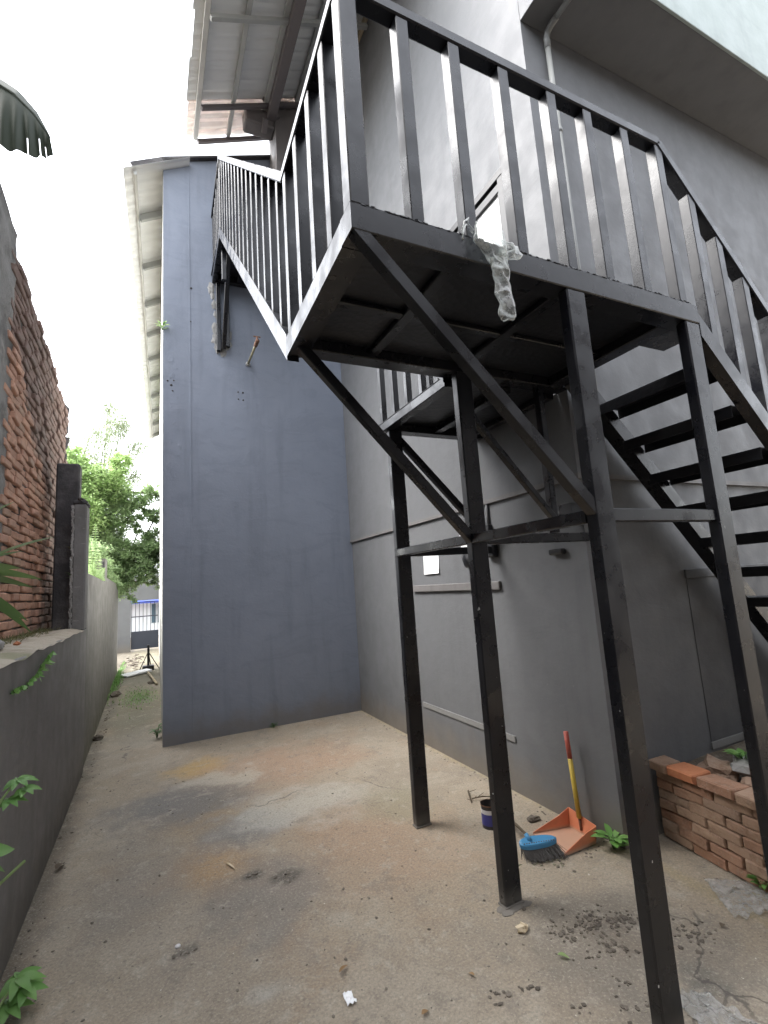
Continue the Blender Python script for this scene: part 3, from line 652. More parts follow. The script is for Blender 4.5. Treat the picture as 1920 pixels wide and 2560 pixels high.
# bracket under the upper landing
SB('bracket', (.745,5.93,5.52), (.745,5.93,4.55), .05, .05); SB('bracket', (.85,5.93,5.52), (.85,5.93,4.62), .05, .05)
SB('bracket', (.80,5.35,5.50), (.80,5.92,4.58), .06, .05, (1,0,0)); SB('bracket', (.735,5.30,5.49), (.735,5.30,5.10), .05, .05)

# ================================================================== OBJECTS
# drain pipe in the recess
dp = thing('drain_pipe', 'grey drain pipe with elbow running down the recessed upper wall', 'pipe', (2.57, 2.07, 2.2))
q = B(); q.tube([(2.575,2.085,2.2),(2.575,2.085,5.36)], .019, 12); q.part('pipe', 'grey_pipe', dp)
q = B(); q.tube([(2.575,2.085,5.30),(2.575,2.085,5.385),(2.575,2.07,5.425),(2.575,2.03,5.44),(2.575,1.98,5.44)], .023, 12); q.part('elbow', 'grey_pipe', dp)
q = B(); q.tube([(2.575,2.0,5.44),(2.575,1.55,5.44)], .019, 12); q.part('pipe', 'grey_pipe', dp)
for z in (3.2,4.6): q = B(); q.tube([(2.575,2.085,z),(2.575,2.085,z+.03)], .024, 12); q.part('clip', 'grey_pipe', dp)
# water pipe stub with tap
tp = thing('water_tap', 'brass pipe stub with tap sticking out of the blue grey wall', 'tap', (1.10, 5.96, 4.44))
q = B(); q.tube([(1.10,5.96,4.44),(1.10,5.40,4.44)], .014, 10); q.part('pipe', 'brass', tp)
q = B(); q.tube([(1.10,5.45,4.44),(1.10,5.33,4.44)], .024, 10); q.tube([(1.10,5.36,4.44),(1.10,5.36,4.50)], .012, 8); q.bar((1.06,5.36,4.505),(1.14,5.36,4.505), .014, .012); q.part('valve', 'rust', tp)
q = B(); q.tube([(1.10,5.963,4.44),(1.10,5.945,4.44)], .03, 12); q.part('flange', 'pvc', tp)
# paper on the wall
q = B(); vs, fs = grid(6, 8, lambda u, v: (XL-.006-.014*(v**2)*(.4+.6*u)-.004*math.sin(u*5), 4.115-u*.275, 1.80-v*.185)); q.add(vs, fs, True)
q.top('paper_notice', 'paper', 'blank white paper sheet stuck on the grey wall behind the posts', 'paper')
q = B(); q.add([(XL-.006,3.47,1.92),(XL-.006,3.36,1.96),(XL-.012,3.34,1.80),(XL-.012,3.45,1.76)], [(0,1,2,3)]); q.top('paper_scrap', 'paper', 'torn white paper scrap on the wall behind the middle post', 'paper')
# wall lamp
wlp = thing('wall_fitting', 'black rounded wall fitting behind the middle post', 'fitting', (2.36, 3.3, 1.66))
q = B(); q.blob((2.345,3.30,1.70), .075, (.5,1.25,.9), .12, 3); q.sm = [True]*len(q.f); q.part('body', 'black_frame', wlp)
q = B(); q.box(2.365,2.389,3.22,3.40,1.64,1.78,.01); q.part('mount', 'black_frame', wlp)
# conduit with switch box under the ledge
cdt = thing('wall_conduit', 'short grey conduit with small box hanging below the wall ledge', 'conduit', (2.38, 3.05, 1.88))
q = B(); q.tube([(2.376,3.05,2.116),(2.376,3.05,1.95)], .011, 8); q.part('conduit', 'grey_paint', cdt)
q = B(); q.box(2.352,2.389,3.02,3.085,1.885,1.955,.006); q.part('box', 'black_frame', cdt)
q = B(); q.box(2.345,2.389,2.30,2.42,1.665,1.70,.012); q.top('wall_bracket', 'black_frame', 'small dark bracket on the grey wall beside the near post', 'bracket')

# plastic bag caught on the railing
bag = thing('plastic_bag', 'clear crumpled plastic bag caught on the railing and hanging down', 'bag', (1.15, 1.26, 2.45))
def crumple(p, a, s, sd_=0): 
    p = Vector(p); return p+Vector((mnoise.noise(p*s+Vector((sd_,0,0))), mnoise.noise(p*s+Vector((0,sd_+7,0))), mnoise.noise(p*s+Vector((0,0,sd_+13)))))*a
def loft(rings, n, a, s, sd_):
    vs = []; fs = []
    for (c, rx, ry, tw_) in rings:
        for k in range(n):
            t = 2*math.pi*k/n; vs.append(crumple(Vector(c)+Vector((math.cos(t+tw_)*rx, math.sin(t+tw_)*ry, .15*rx*math.cos(t*2+tw_))), a, s, sd_))
    for i in range(len(rings)-1): fs += [(i*n+k, i*n+(k+1)%n, (i+1)*n+(k+1)%n, (i+1)*n+k) for k in range(n)]
    return vs, fs
def interp(keys, m):
    out = []
    for i in range(len(keys)-1):
        for j in range(m):
            t = j/m; a, b_ = keys[i], keys[i+1]; out.append((Vector(a[0]).lerp(Vector(b_[0]), t), a[1]+(b_[1]-a[1])*t, a[2]+(b_[2]-a[2])*t, a[3]+(b_[3]-a[3])*t))
    out.append((Vector(keys[-1][0]), *keys[-1][1:])); return out
q = B(); q.add(*loft(interp([((1.115,1.268,2.85),.006,.004,0),((1.112,1.262,2.82),.052,.016,.1),((1.108,1.254,2.77),.066,.028,.3),((1.125,1.250,2.715),.055,.026,.6),((1.14,1.25,2.668),.032,.018,.9)], 7), 34, .020, 30, 1), True); q.part('upper_fold', 'clear_plastic', bag)
q = B(); q.add(*loft(interp([((1.145,1.258,2.775),.02,.01,0),((1.185,1.252,2.768),.055,.022,.2),((1.20,1.25,2.735),.050,.024,.5),((1.19,1.25,2.698),.008,.006,.7)], 7), 30, .018, 32, 5), True); q.part('side_fold', 'clear_plastic', bag)
q = B(); q.add(*loft(interp([((1.138,1.254,2.695),.034,.018,0),((1.14,1.254,2.655),.035,.018,.4),((1.146,1.256,2.62),.030,.014,1.0),((1.152,1.256,2.56),.036,.016,1.6),((1.155,1.256,2.50),.038,.018,2.1),((1.152,1.256,2.465),.028,.014,2.4),((1.15,1.256,2.452),.004,.003,2.5)], 6), 26, .012, 32, 9), True); q.part('hanging_end', 'clear_plastic', bag)
# small plastic tie at a baluster foot
q = B(); q.tube([crumple((1.03+.03*math.cos(t),1.275+.01*math.sin(t),2.80+.03*math.sin(t*1.7)), .02, 30, 3) for t in [i*.5 for i in range(14)]], .003, 5); q.top('plastic_strip', 'clear_plastic', 'thin plastic strip knotted at a baluster foot beside the bag', 'strip')

# dustpan
dpn = thing('dustpan', 'orange plastic dustpan with red and yellow stick handle against the wall', 'dustpan', (2.19, 2.38, 0))
A_ = Vector((2.055,2.262,.006)); B_ = Vector((2.075,2.526,.006)); C_ = Vector((2.315,2.475,.004)); D_ = Vector((2.30,2.265,.004))
q = B()
def slab(pts, t, n):
    n = Vector(n).normalized()*t; k = len(pts); vs = [Vector(p) for p in pts]+[Vector(p)+n for p in pts]
    return vs, [tuple(range(k-1,-1,-1)), tuple(range(k,2*k))]+[(i,(i+1)%k,k+(i+1)%k,k+i) for i in range(k)]
q.add(*slab([A_,D_,C_,B_], .004, (0,0,1))); q.part('tray', 'orange_plastic', dpn)
H = .09
q = B(); q.add(*slab([D_,C_,C_+Vector((.014,.004,H+.02)),D_+Vector((.014,-.004,H))], .004, (1,0,0))); q.part('back_wall', 'orange_plastic', dpn)
q = B(); q.add(*slab([A_,D_,D_+Vector((.014,-.004,H)),D_*.75+A_*.25+Vector((0,0,H*.82)),A_+Vector((0,0,.012))], .004, (0,-1,0))); q.part('side_wall', 'orange_plastic', dpn)
q = B(); q.add(*slab([C_,B_,B_+Vector((0,0,.012)),C_*.75+B_*.25+Vector((0,0,H*.85)),C_+Vector((.014,.004,H+.02))], .004, (0,1,0))); q.part('side_wall', 'orange_plastic', dpn)
h0 = Vector((2.308,2.372,.03)); h1 = Vector((2.318,2.417,.575))
q = B(); q.tube([h0.lerp(h1,.12), h0.lerp(h1,.72)], .0145, 12); q.part('handle', 'yellow_wood', dpn)
q = B(); q.tube([h0.lerp(h1,.7205), h0.lerp(h1,1)], .0148, 12); q.part('grip', 'red_paint', dpn)
q = B(); q.tube([h0, h0.lerp(h1,.1195)], .0075, 8); q.part('wire_stem', 'rust', dpn)
# brush
br = thing('hand_brush', 'blue plastic hand brush with dark bristles lying by the dustpan', 'brush', (1.94, 2.33, 0))
bc = Vector((1.935,2.322,.075)); bd = Vector((.95,-.30,.0)).normalized(); bn = Vector((.30,.95,0)).normalized()
q = B()
n = 30; ring = []
for k in range(n):
    t = 2*math.pi*k/n; c_, s_ = math.cos(t), math.sin(t); ring.append(bc+bd*(.108*math.copysign(abs(c_)**.8,c_))+bn*(.024*math.copysign(abs(s_)**.9,s_))*(1-.25*c_))
tilt = lambda p: p+Vector((0,0,(p-bc).dot(bn)*.5))
ring = [tilt(p) for p in ring]; r2_ = [p+Vector((0,0,.018)) for p in ring]; r3_ = [bc+(p-bc)*.9+Vector((0,0,.024)) for p in ring]
q.add(ring+r2_+r3_, [(k,(k+1)%n,n+(k+1)%n,n+k) for k in range(n)]+[(n+k,n+(k+1)%n,2*n+(k+1)%n,2*n+k) for k in range(n)]+[tuple(range(2*n,3*n)), tuple(range(n-1,-1,-1))])
head = q.part('head', 'blue_plastic', br)
for k in range(13):
    p = tilt(bc+bd*(-.085+.0142*k)-bn*.012)+Vector((0,0,.0205)); q = B(); q.tube([p, p+Vector((0,0,.0045))], .0042, 6); q.part('stud', 'bristle', head)
q = B()
for i in range(800):
    u_, w_ = rnd.uniform(-.105,.10), rnd.uniform(-.022,.022); p = tilt(bc+bd*u_+bn*w_); e = Vector((p.x+rnd.gauss(.028,.018), p.y-.020+rnd.gauss(0,.016), .003+abs(rnd.gauss(0,.012))))
    t_ = bd*.0016; q.add([p-t_, p+t_, e+t_*.6, e-t_*.6], [(0,1,2,3)])
q.part('bristles', 'bristle', br, kind='stuff')
q = B(); q.tube([bc-bd*.045+Vector((0,0,.022)), bc-bd*.055+bn*.03+Vector((0,0,.045))], .012, 10); q.part('socket', 'blue_plastic', br)
q = B(); q.tube([bc-bd*.05+bn*.02+Vector((0,0,.04)), Vector((1.99,2.62,.075)), Vector((2.03,2.80,.10))], .008, 8); q.part('handle', 'twig_brown', br)
# paint can
pc = thing('paint_can', 'small dark open paint can with blue and white label behind the middle post', 'can', (1.935, 2.755, 0))
cx_, cy_ = 1.935, 2.755
q = B(); q.tube([(cx_,cy_,0),(cx_,cy_,.135)], .052, 24, cap=False); q.add([(cx_+.052*math.cos(t*.2618),cy_+.052*math.sin(t*.2618),.004) for t in range(24)], [tuple(range(24))]); q.part('body', 'can_metal', pc)
q = B(); q.tube([(cx_,cy_,.131),(cx_,cy_,.138)], .055, 24, cap=False); q.part('rim', 'rust', pc)
q = B(); q.tube([(cx_,cy_,.02),(cx_,cy_,.085)], .0528, 24, cap=False); q.part('label', 'label_blue', pc)
q = B(); q.tube([(cx_,cy_,.0855),(cx_,cy_,.110)], .0528, 24, cap=False); q.part('label', 'label_white', pc)
q = B(); q.tube([(cx_,cy_,.05),(cx_,cy_,.09)], .049, 20); q.part('paint', 'bristle', pc)
# twigs
for i, pts in enumerate([[(2.05,3.12,.01),(2.11,3.08,.025),(2.17,3.07,.012)], [(2.10,3.24,.012),(2.06,3.17,.02),(2.02,3.08,.008)]]):
    q = B(); q.tube(pts, [.004,.005,.003], 6)
    for k in range(4):
        a = Vector(pts[1]).lerp(Vector(pts[(k%2)*2]), rnd.uniform(.2,.9)); q.tube([a, a+Vector((rnd.uniform(-.05,.05), rnd.uniform(-.05,.03), rnd.uniform(0,.03)))], [.003,.0015], 5)
    q.top('twig', 'twig_brown', ['thin dry twig lying flat on the concrete near the wall', 'short dry twig lying farthest behind the paint can'][i], 'twig')
q = B(); q.blob((2.20,2.665,.012), .035, (1.3,.8,.4), .4, 2); q.top('mud_clod', 'clod', 'dark oval clod beside the dustpan', 'clod')

# brick planter
plr = thing('brick_planter', 'low dry stacked brick planter wall beside the grey building', 'planter', (2.68, 1.5, 0))
PB = [brick_mesh('brick', .205, .10, .052, 'planter_brick', 20+i, .006) for i in range(6)]; OB = brick_mesh('brick', .19, .105, .056, 'bright_brick', 40, .008)
q = B(); q.box(2.74,2.80,.45,2.10,0,.36); q.part('core', 'soil', plr)
for c in range(8):
    z = .03+c*.0535; y = 2.105+rnd.uniform(-.004,.004)
    k = 0
    while y > .5:
        L = .205*(.5 if (c % 2 and k == 0) else rnd.uniform(.85,1.0)); o = bpy.data.objects.new('brick', OB if (c == 7 and k == 1) else PB[rnd.randrange(6)]); COL.objects.link(o); o.parent = plr
        o.location = Vector((2.715-.0147*0+(y-2.1)*.14+rnd.uniform(-.005,.006)-.015*(c == 7), y-L/2, z+rnd.uniform(-.003,.003)))-plr.location
        o.scale = (1.0 if c < 7 else 1.35, L/.205, rnd.uniform(.92,1.03)); o.rotation_euler = (rnd.gauss(0,.018), rnd.gauss(0,.025), rnd.gauss(0,.03)-.13)
        y -= L+.005; k += 1
q = B()
vs, fs = grid(14, 22, lambda u, v: (2.72+u*1.7, .5+v*1.62, .33+.05*u+.06*mnoise.noise(Vector((u*6,v*7,0))))); q.add(vs, fs, True); q.part('soil', 'soil', plr)
for i, (x, y, z, s_, lab) in enumerate([(2.88,1.86,.40,.085,'grey rubble lump at the back of the planter soil'),(2.95,1.72,.43,.09,'large rubble stone under the weed in the planter'),(2.84,1.66,.38,.06,'small rubble stone nearest the post in the planter'),(3.05,1.58,.42,.10,'broad rubble stone at the right in the planter')]):
    q = B(); q.blob((x,y,z), s_, (1.1,1.2,.65), .45, 2); q.top('rubble_stone', 'cement' if i % 2 else 'planter_brick', lab, 'stone')

# weeds
def weed(name, label, base, n, L, Wd, h, mat='leaf_weed', spread=1.0, seg=4, lean=(0,0,0)):
    t = thing(name, label, 'plant', base); bx = Vector(base); q = B(); s_ = B()
    for i in range(n):
        a = rnd.uniform(0, 2*math.pi); e = Vector((math.cos(a)*spread, math.sin(a)*spread, rnd.uniform(.3,1.1)))+Vector(lean); hp = bx+Vector((math.cos(a)*.02, math.sin(a)*.02, h*rnd.uniform(.25,1)))+Vector(lean)*h*.5
        s_.tube([bx, hp], .002, 5); q.leaf(hp, e, (0,0,1), L*rnd.uniform(.7,1.2), Wd*rnd.uniform(.7,1.1), rnd.uniform(.2,.6), seg)
    q.part('foliage', mat, t); s_.part('stem', 'leaf_deep', t); return t
weed('weed', 'bright green broad leaved weed at the wall foot left of the near post', (2.34,2.175,0), 16, .085, .05, .07)
weed('weed', 'small weed at the foot of the brick planter', (2.62,1.56,0), 22, .05, .025, .06)
weed('weed', 'small green weed growing in the planter rubble', (2.92,1.74,.46), 12, .07, .04, .06)
weed('weed', 'tiny weed at the foot of the blue grey wall', (1.28,5.93,0), 12, .05, .02, .05, 'leaf_deep')
weed('weed', 'small weed tuft growing from the top of the wall corner pipe', (.10,5.95,4.72), 14, .07, .03, .07, 'leaf_tree')
weed('weed', 'weed at the alley corner of the blue grey wall', (.06,6.4,0), 18, .09, .03, .16, 'leaf_deep')

# plastic sheets on the ground
def sheet(name, cs, amp, mat, label, nx=26, ny=20):
    q = B(); c = [Vector(p) for p in cs]
    def fn(u, v):
        p = c[0].lerp(c[1],u).lerp(c[3].lerp(c[2],u),v); k = mnoise.noise(p*16+Vector((3,1,0)))*.6+mnoise.noise(p*38)*.4
        e = mnoise.noise(Vector((u*7,v*7,2)))*.03; return (p.x+e, p.y+e*.8, .008+amp*abs(k))
    q.add(*grid(nx, ny, fn), True); q.top(name, mat, label, 'plastic')
sheet('plastic_sheet', [(2.47,1.76,0),(2.62,1.62,0),(2.55,1.44,0),(2.30,1.52,0)], .03, 'dusty_plastic', 'crumpled clear plastic sheet on the ground before the brick planter')
sheet('plastic_wrapper', [(1.70,1.41,0),(1.80,1.37,0),(1.86,1.14,0),(1.66,1.20,0)], .022, 'dusty_plastic', 'clear plastic wrapper on the ground at the foot of the near post')

# dirt clods (too many to count) and single leaves
q = B()
def cl(x, y, n, s_, rmin=.003, rmax=.012):
    for i in range(n):
        r_ = rnd.uniform(rmin, rmax)*(.6+.4*rnd.random()); q.blob((x+rnd.gauss(0,s_), y+rnd.gauss(0,s_*.8), r_*.25), r_, (rnd.uniform(.8,1.5), rnd.uniform(.8,1.5), .45), .55, 1)
for (x, y, n, s_) in ((1.63,1.85,35,.035),(1.77,1.82,95,.06),(1.92,1.77,45,.045),(1.70,1.68,45,.06),(2.07,1.57,40,.045),(1.17,1.73,14,.03),(1.61,1.54,8,.02),(1.53,1.45,8,.02),(1.63,1.44,6,.02),(1.38,1.54,8,.02),(1.31,1.70,6,.02),(1.6,2.12,10,.06),(1.95,2.30,34,.05),(2.2,2.25,10,.05),(.51,3.04,8,.02),(.68,2.93,14,.03),(.14,2.60,8,.02)):
    cl(x, y, n, s_)
for i in range(240): x, y = rnd.uniform(-.5,2.3), rnd.uniform(1.3,5.8); cl(x, y, 1, .01, .003, .009)
for i in range(130): cl(-.56+abs(rnd.gauss(0,.04)), rnd.uniform(2,12), 1, .01, .004, .014)
for i in range(90): cl(2.36-abs(rnd.gauss(0,.03)), rnd.uniform(2.2,5.9), 1, .01, .003, .010)
for i in range(70): cl(-.4+rnd.gauss(0,.12), 14.5+rnd.gauss(0,.8), 1, .02, .02, .06)
q.top('dirt', 'clod', 'loose dirt crumbs and clods scattered on the concrete', 'dirt', kind='stuff')
q = B()
for i in range(60):
    x, y = rnd.uniform(-.5,2.2), rnd.uniform(1.3,5.8); r_ = rnd.uniform(.002,.0055); q.blob((x,y,r_*.3), r_, (1.3,.8,.5), .4, 1)
for i in range(26): x, y = 1.97+rnd.gauss(0,.06), 2.27+rnd.gauss(0,.03); q.blob((x,y,.004), .006, (1.6,.7,.5), .4, 1)
q.top('plaster_crumbs', 'ledge_cement', 'pale plaster crumbs scattered on the concrete', 'crumbs', kind='stuff')
def leafthing(x, y, a, L, Wd, mat, label, name='dry_leaf', lift=.01, droop=.3):
    q = B(); q.leaf((x,y,.006), (math.cos(a),math.sin(a),lift*8), (0,0,1), L, Wd, droop, 5, .5); zmin = min(v[2] for v in q.v); q.v = [(v[0],v[1],v[2]-zmin+.003) for v in q.v]
    q.top(name, mat, label, 'leaf')
leafthing(1.50,1.75,-.7,.045,.02,'leaf_bright','small yellow green leaf between the middle and near posts')
leafthing(1.15,1.84,1.9,.03,.012,'leaf_dry','curled brown leaf left of the dirt heap')
leafthing(.885,1.79,.3,.035,.018,'leaf_dry','rust brown leaf at the bottom middle of the concrete')
leafthing(-.50,3.70,1.3,.10,.04,'twig_brown','dark curled leaf beside the low wall')
leafthing(2.20,1.515,.4,.04,.02,'twig_brown','dark leaf right of the near post')
leafthing(.69,2.12,.6,.06,.016,'leaf_dry','long brown leaf near the white paper bit')
q = B(); q.blob((1.482,1.94,.012), .028, (1.1,.8,.55), .5, 2); q.top('wood_chip', 'raw_wood', 'pale yellow wood chip near the middle post foot', 'chip')
q = B(); q.add(*grid(7, 9, lambda u, v: (.665+.036*u+.008*mnoise.noise(Vector((u*3,v*3,5))), 1.965+.06*v+.006*mnoise.noise(Vector((v*4,u*3,1))), .006+.016*abs(mnoise.noise(Vector((u*4,v*5,0))))))); q.top('paper_bit', 'paper', 'crumpled white paper bit on the concrete at lower middle', 'paper')
q = B(); q.tube([(.112,2.655,0),(.112,2.655,.006)], .012, 12); q.top('bottle_cap', 'label_white', 'pale round cap lying on the concrete', 'cap')
q = B(); q.leaf((.40,3.24,.01), (.35,-1,.1), (0,0,1), .11, .012, .1, 4); q.v = [(a,b,max(c,.004)) for a,b,c in q.v]; q.top('yellow_straw', 'raw_wood', 'short pale straw on the orange stain', 'straw')

# alley things
tr = thing('stand_base', 'black metal stand with square foot standing in the alley', 'stand', (-.06, 12.5, 0))
q = B(); q.box(-.18,.06,12.42,12.60,0,.10,.01); q.part('foot', 'black_frame', tr)
q = B(); q.bar((-.06,12.5,.10),(-.06,12.5,.55), .05, .05); q.part('upright', 'black_frame', tr)
for e in ((-.24,12.5),(.16,12.5),(.0,12.7)):
    q = B(); q.bar((-.06,12.5,.40),(e[0],e[1],.01), .018, .018); q.part('strut', 'black_frame', tr)
q = B(); q.hexa([(-.62,12.0,.02),(-.10,12.25,.02),(.02,12.05,.02),(-.45,11.6,.02),(-.62,12.0,.04),(-.10,12.25,.07),(.02,12.05,.06),(-.45,11.6,.04)]); q.top('white_board', 'paper', 'white board lying flat on the alley floor', 'board')
q = B(); q.tube([(-.06,11.75,.05),(.09,10.15,.03)], .022, 8); q.top('yellow_pole', 'raw_wood', 'pale yellow pole lying along the alley wall', 'pole')
for (x, y, r_, lab) in ((-.01,10.43,.05,'round brown clod in the middle of the mossy alley'),(-.54,9.58,.07,'dark stone at the foot of the tall boundary wall'),(-.56,6.78,.05,'dark stone where the alley meets the yard')):
    q = B(); q.blob((x,y,r_*.5), r_, (1.1,.9,.7), .4, 2); q.top('alley_stone', 'clod', lab, 'stone')
# moss / grass tufts in the alley and on the low wall top
q = B()
for i in range(700):
    x, y = -.18+rnd.gauss(0,.14), 9.2+rnd.gauss(0,.45); q.qleaf((x,y,0), Vector((rnd.gauss(0,.6),rnd.gauss(0,.6),.6)), Vector((0,0,1)), .04, .008)
for i in range(500):
    x, y = lwx(10)+abs(rnd.gauss(0,.05)), 11.5+rnd.gauss(0,1.2); q.qleaf((x,y,0), Vector((rnd.gauss(0,.5),rnd.gauss(0,.5),.8)), Vector((0,0,1)), .10, .012)
q.top('alley_moss', 'leaf_weed', 'moss and grass on the alley floor', 'moss', kind='stuff')
q = B()
for i in range(1500):
    y = rnd.uniform(2.4,5.5); x = -.93+abs(rnd.gauss(0,.07)); q.qleaf((x,y,1.33), Vector((rnd.gauss(0,.7),rnd.gauss(0,.7),.7)), Vector((rnd.gauss(0,1),0,1)), rnd.uniform(.02,.07), .005)
q.top('wall_grass', 'grass_blade', 'dry grass growing along the foot of the brick wall', 'grass', kind='stuff')
q = B(); q.blob((-.80,3.35,1.37), .085, (.8,1.4,.55), .35, 2); q.top('ledge_stone', 'cement', 'pale stone lying on the low boundary wall top', 'stone')
q = B(); q.blob((-.72,3.62,1.345), .022, (.8,1.2,.6), .35, 2); q.top('brick_chip', 'bright_brick', 'orange brick chip on the low boundary wall top', 'chip')
# creeper on the low wall face
t = thing('wall_creeper', 'small green creeper on the face of the low boundary wall', 'plant', (-.56, 3.3, 1.15)); q = B(); s_ = B()
pts = [(-.562,2.75,1.18),(-.56,3.0,1.17),(-.558,3.25,1.19),(-.558,3.45,1.24),(-.56,3.7,1.26)]; s_.tube(pts, .003, 5)
for i in range(60):
    k = rnd.random()*3.99; a = Vector(pts[int(k)]).lerp(Vector(pts[int(k)+1]), k%1); q.leaf(a, (rnd.uniform(.3,1),rnd.gauss(0,.7),rnd.uniform(-.5,.6)), (1,0,.4), rnd.uniform(.02,.055)*(1.3 if 2 < k < 3.3 else .7), .028, .2, 2)
q.part('foliage', 'leaf_weed', t); s_.part('stem', 'leaf_deep', t)
# lance leaved plant on the ledge
t = thing('lance_leaf_plant', 'plant with long pointed green leaves on the wall top at the left edge', 'plant', (-.66, 1.45, 1.32))
def arc_leaf(p0, p1, lift, wd, mat):
    p0, p1 = Vector(p0), Vector(p1); q = B(); n = 10; vs = []; side = Vector((.75,-.25,.6)).normalized()
    for i in range(n+1):
        u = i/n; c = p0.lerp(p1, u)+Vector((0,0,lift*math.sin(math.pi*u**.8))); w_ = wd*.5*math.sin(math.pi*min(1,.08+u*.92))**.7
        vs += [c-side*w_+Vector((0,0,.2*w_)), c, c+side*w_+Vector((0,0,.2*w_))]
    fs = []
    for i in range(n): a = i*3; fs += [(a,a+1,a+4,a+3),(a+1,a+2,a+5,a+4)]
    q.add(vs, fs, True); q.part('leaf', mat, t)
for (y1, z1, x1, lift, wd) in ((2.74,1.875,-.42,.06,.036),(2.12,1.69,-.42,.05,.05),(2.20,1.76,-.43,.07,.03),(2.50,1.665,-.42,.06,.040),(2.45,1.63,-.44,.05,.034),(2.27,1.50,-.42,.10,.042),(2.40,1.45,-.43,.14,.038),(2.05,1.92,-.43,.05,.06),(2.0,1.58,-.44,.05,.05)):
    arc_leaf((-.60,1.5,1.50+rnd.uniform(-.05,.15)), (x1,y1,z1), lift, wd, 'leaf_lance')
q = B(); q.tube([(-.66,1.45,1.32),(-.63,1.47,1.45),(-.60,1.5,1.66)], [.014,.012,.006], 8); q.part('stem', 'leaf_deep', t)
# seedlings growing out from the low wall, left edge
def palmate(base, tip, size, label, n=7):
    t = thing('papaya_seedling', label, 'plant', base); s_ = B(); s_.tube([base, (Vector(base)+Vector(tip))/2+Vector((0,0,.02)), tip], [.006,.005,.004], 6); s_.part('stem', 'leaf_bright', t)
    for j, (o, sc) in enumerate((((0,0,0),1),((.03,-.02,-.035),.8),((-.02,-.04,-.06),.9))):
        q = B()
        for k in range(n):
            a = -2.3+4.6*k/(n-1); dv = Vector((math.cos(a)*.9, math.sin(a)*.8-.2, .05+.1*math.cos(a))); q.leaf(Vector(tip)+Vector(o), dv, (.25,-.35,1), size*sc*(1-.25*abs(a)/2.3), size*.38, .45, 5)
        q.part('leaf', 'leaf_weed', t)
palmate((-.57,2.50,.72), (-.50,2.62,.85), .075, 'lobed green seedling growing from the low wall, uppermost at the left edge')
palmate((-.56,2.42,.0), (-.47,2.60,.12), .095, 'lobed green seedling at the foot of the low wall')
t = thing('broad_leaf_shoot', 'two broad green leaves sticking out from the low wall', 'plant', (-.57, 2.40, .6))
q = B(); q.leaf((-.56,2.40,.66), (.5,.5,.1), (.4,-.4,1), .14, .075, .5, 6); q.leaf((-.56,2.40,.63), (.5,.5,-.15), (.4,-.4,1), .13, .06, .5, 6); q.part('foliage', 'leaf_weed', t)
q = B(); q.tube([(-.57,2.36,.52),(-.52,2.47,.525),(-.465,2.62,.53)], .006, 8); q.part('stem', 'leaf_bright', t)

# banana leaf overhead at the left
t = thing('banana_plant', 'large torn banana leaf hanging over the brick wall at top left', 'plant', (-1.9, 4.3, 1.3))
q = B(); q.tube([(-1.9,4.3,1.3),(-1.85,4.25,3.6),(-1.7,4.2,5.2)], [.11,.09,.05], 12); q.part('trunk', 'leaf_banana', t)
q = B()
ax = [Vector((-1.7,3.75,4.75)), Vector((-1.45,3.68,5.02)), Vector((-1.2,3.62,5.12)), Vector((-1.0,3.58,5.09)), Vector((-.85,3.54,4.99)), Vector((-.73,3.52,4.86)), Vector((-.635,3.50,4.70))]
def axp(t): t = min(max(t,0),.9999)*6; return ax[int(t)].lerp(ax[int(t)+1], t%1)
NU, NV = 120, 13
def blade(u, v):
    p = axp(u); s_v = (v-.16)/.84 if v > .16 else (v-.16)/.16      # below 0: narrow upper half
    w_ = math.sin(math.pi*min(1,.14+u*.85))**.7
    wid = (.46*w_*s_v if s_v > 0 else .09*w_*-s_v); dn = Vector((-.20+.28*u, -.15, -1.0)).normalized() if s_v > 0 else Vector((.1,.25,.55)).normalized()
    rip = .008*math.sin(u*70)*max(s_v,0)
    return p+dn*wid*(1+(.04*math.sin(u*41) if s_v > 0 else 0))+Vector((rip*.3, rip+.10*max(s_v,0)**2, 0))
vs, fs = grid(NU, NV, blade)
cut = {92:9, 104:8, 110:9}
fs = [f for i, f in enumerate(fs) if not (cut.get(i % (NU-1), 99) <= i // (NU-1) and True)]
q.add(vs, fs, True)
q.part('leaf', 'leaf_banana', t)
q = B(); q.tube(ax, [.02,.018,.016,.013,.01,.008,.004], 8); q.part('midrib', 'leaf_banana', t)

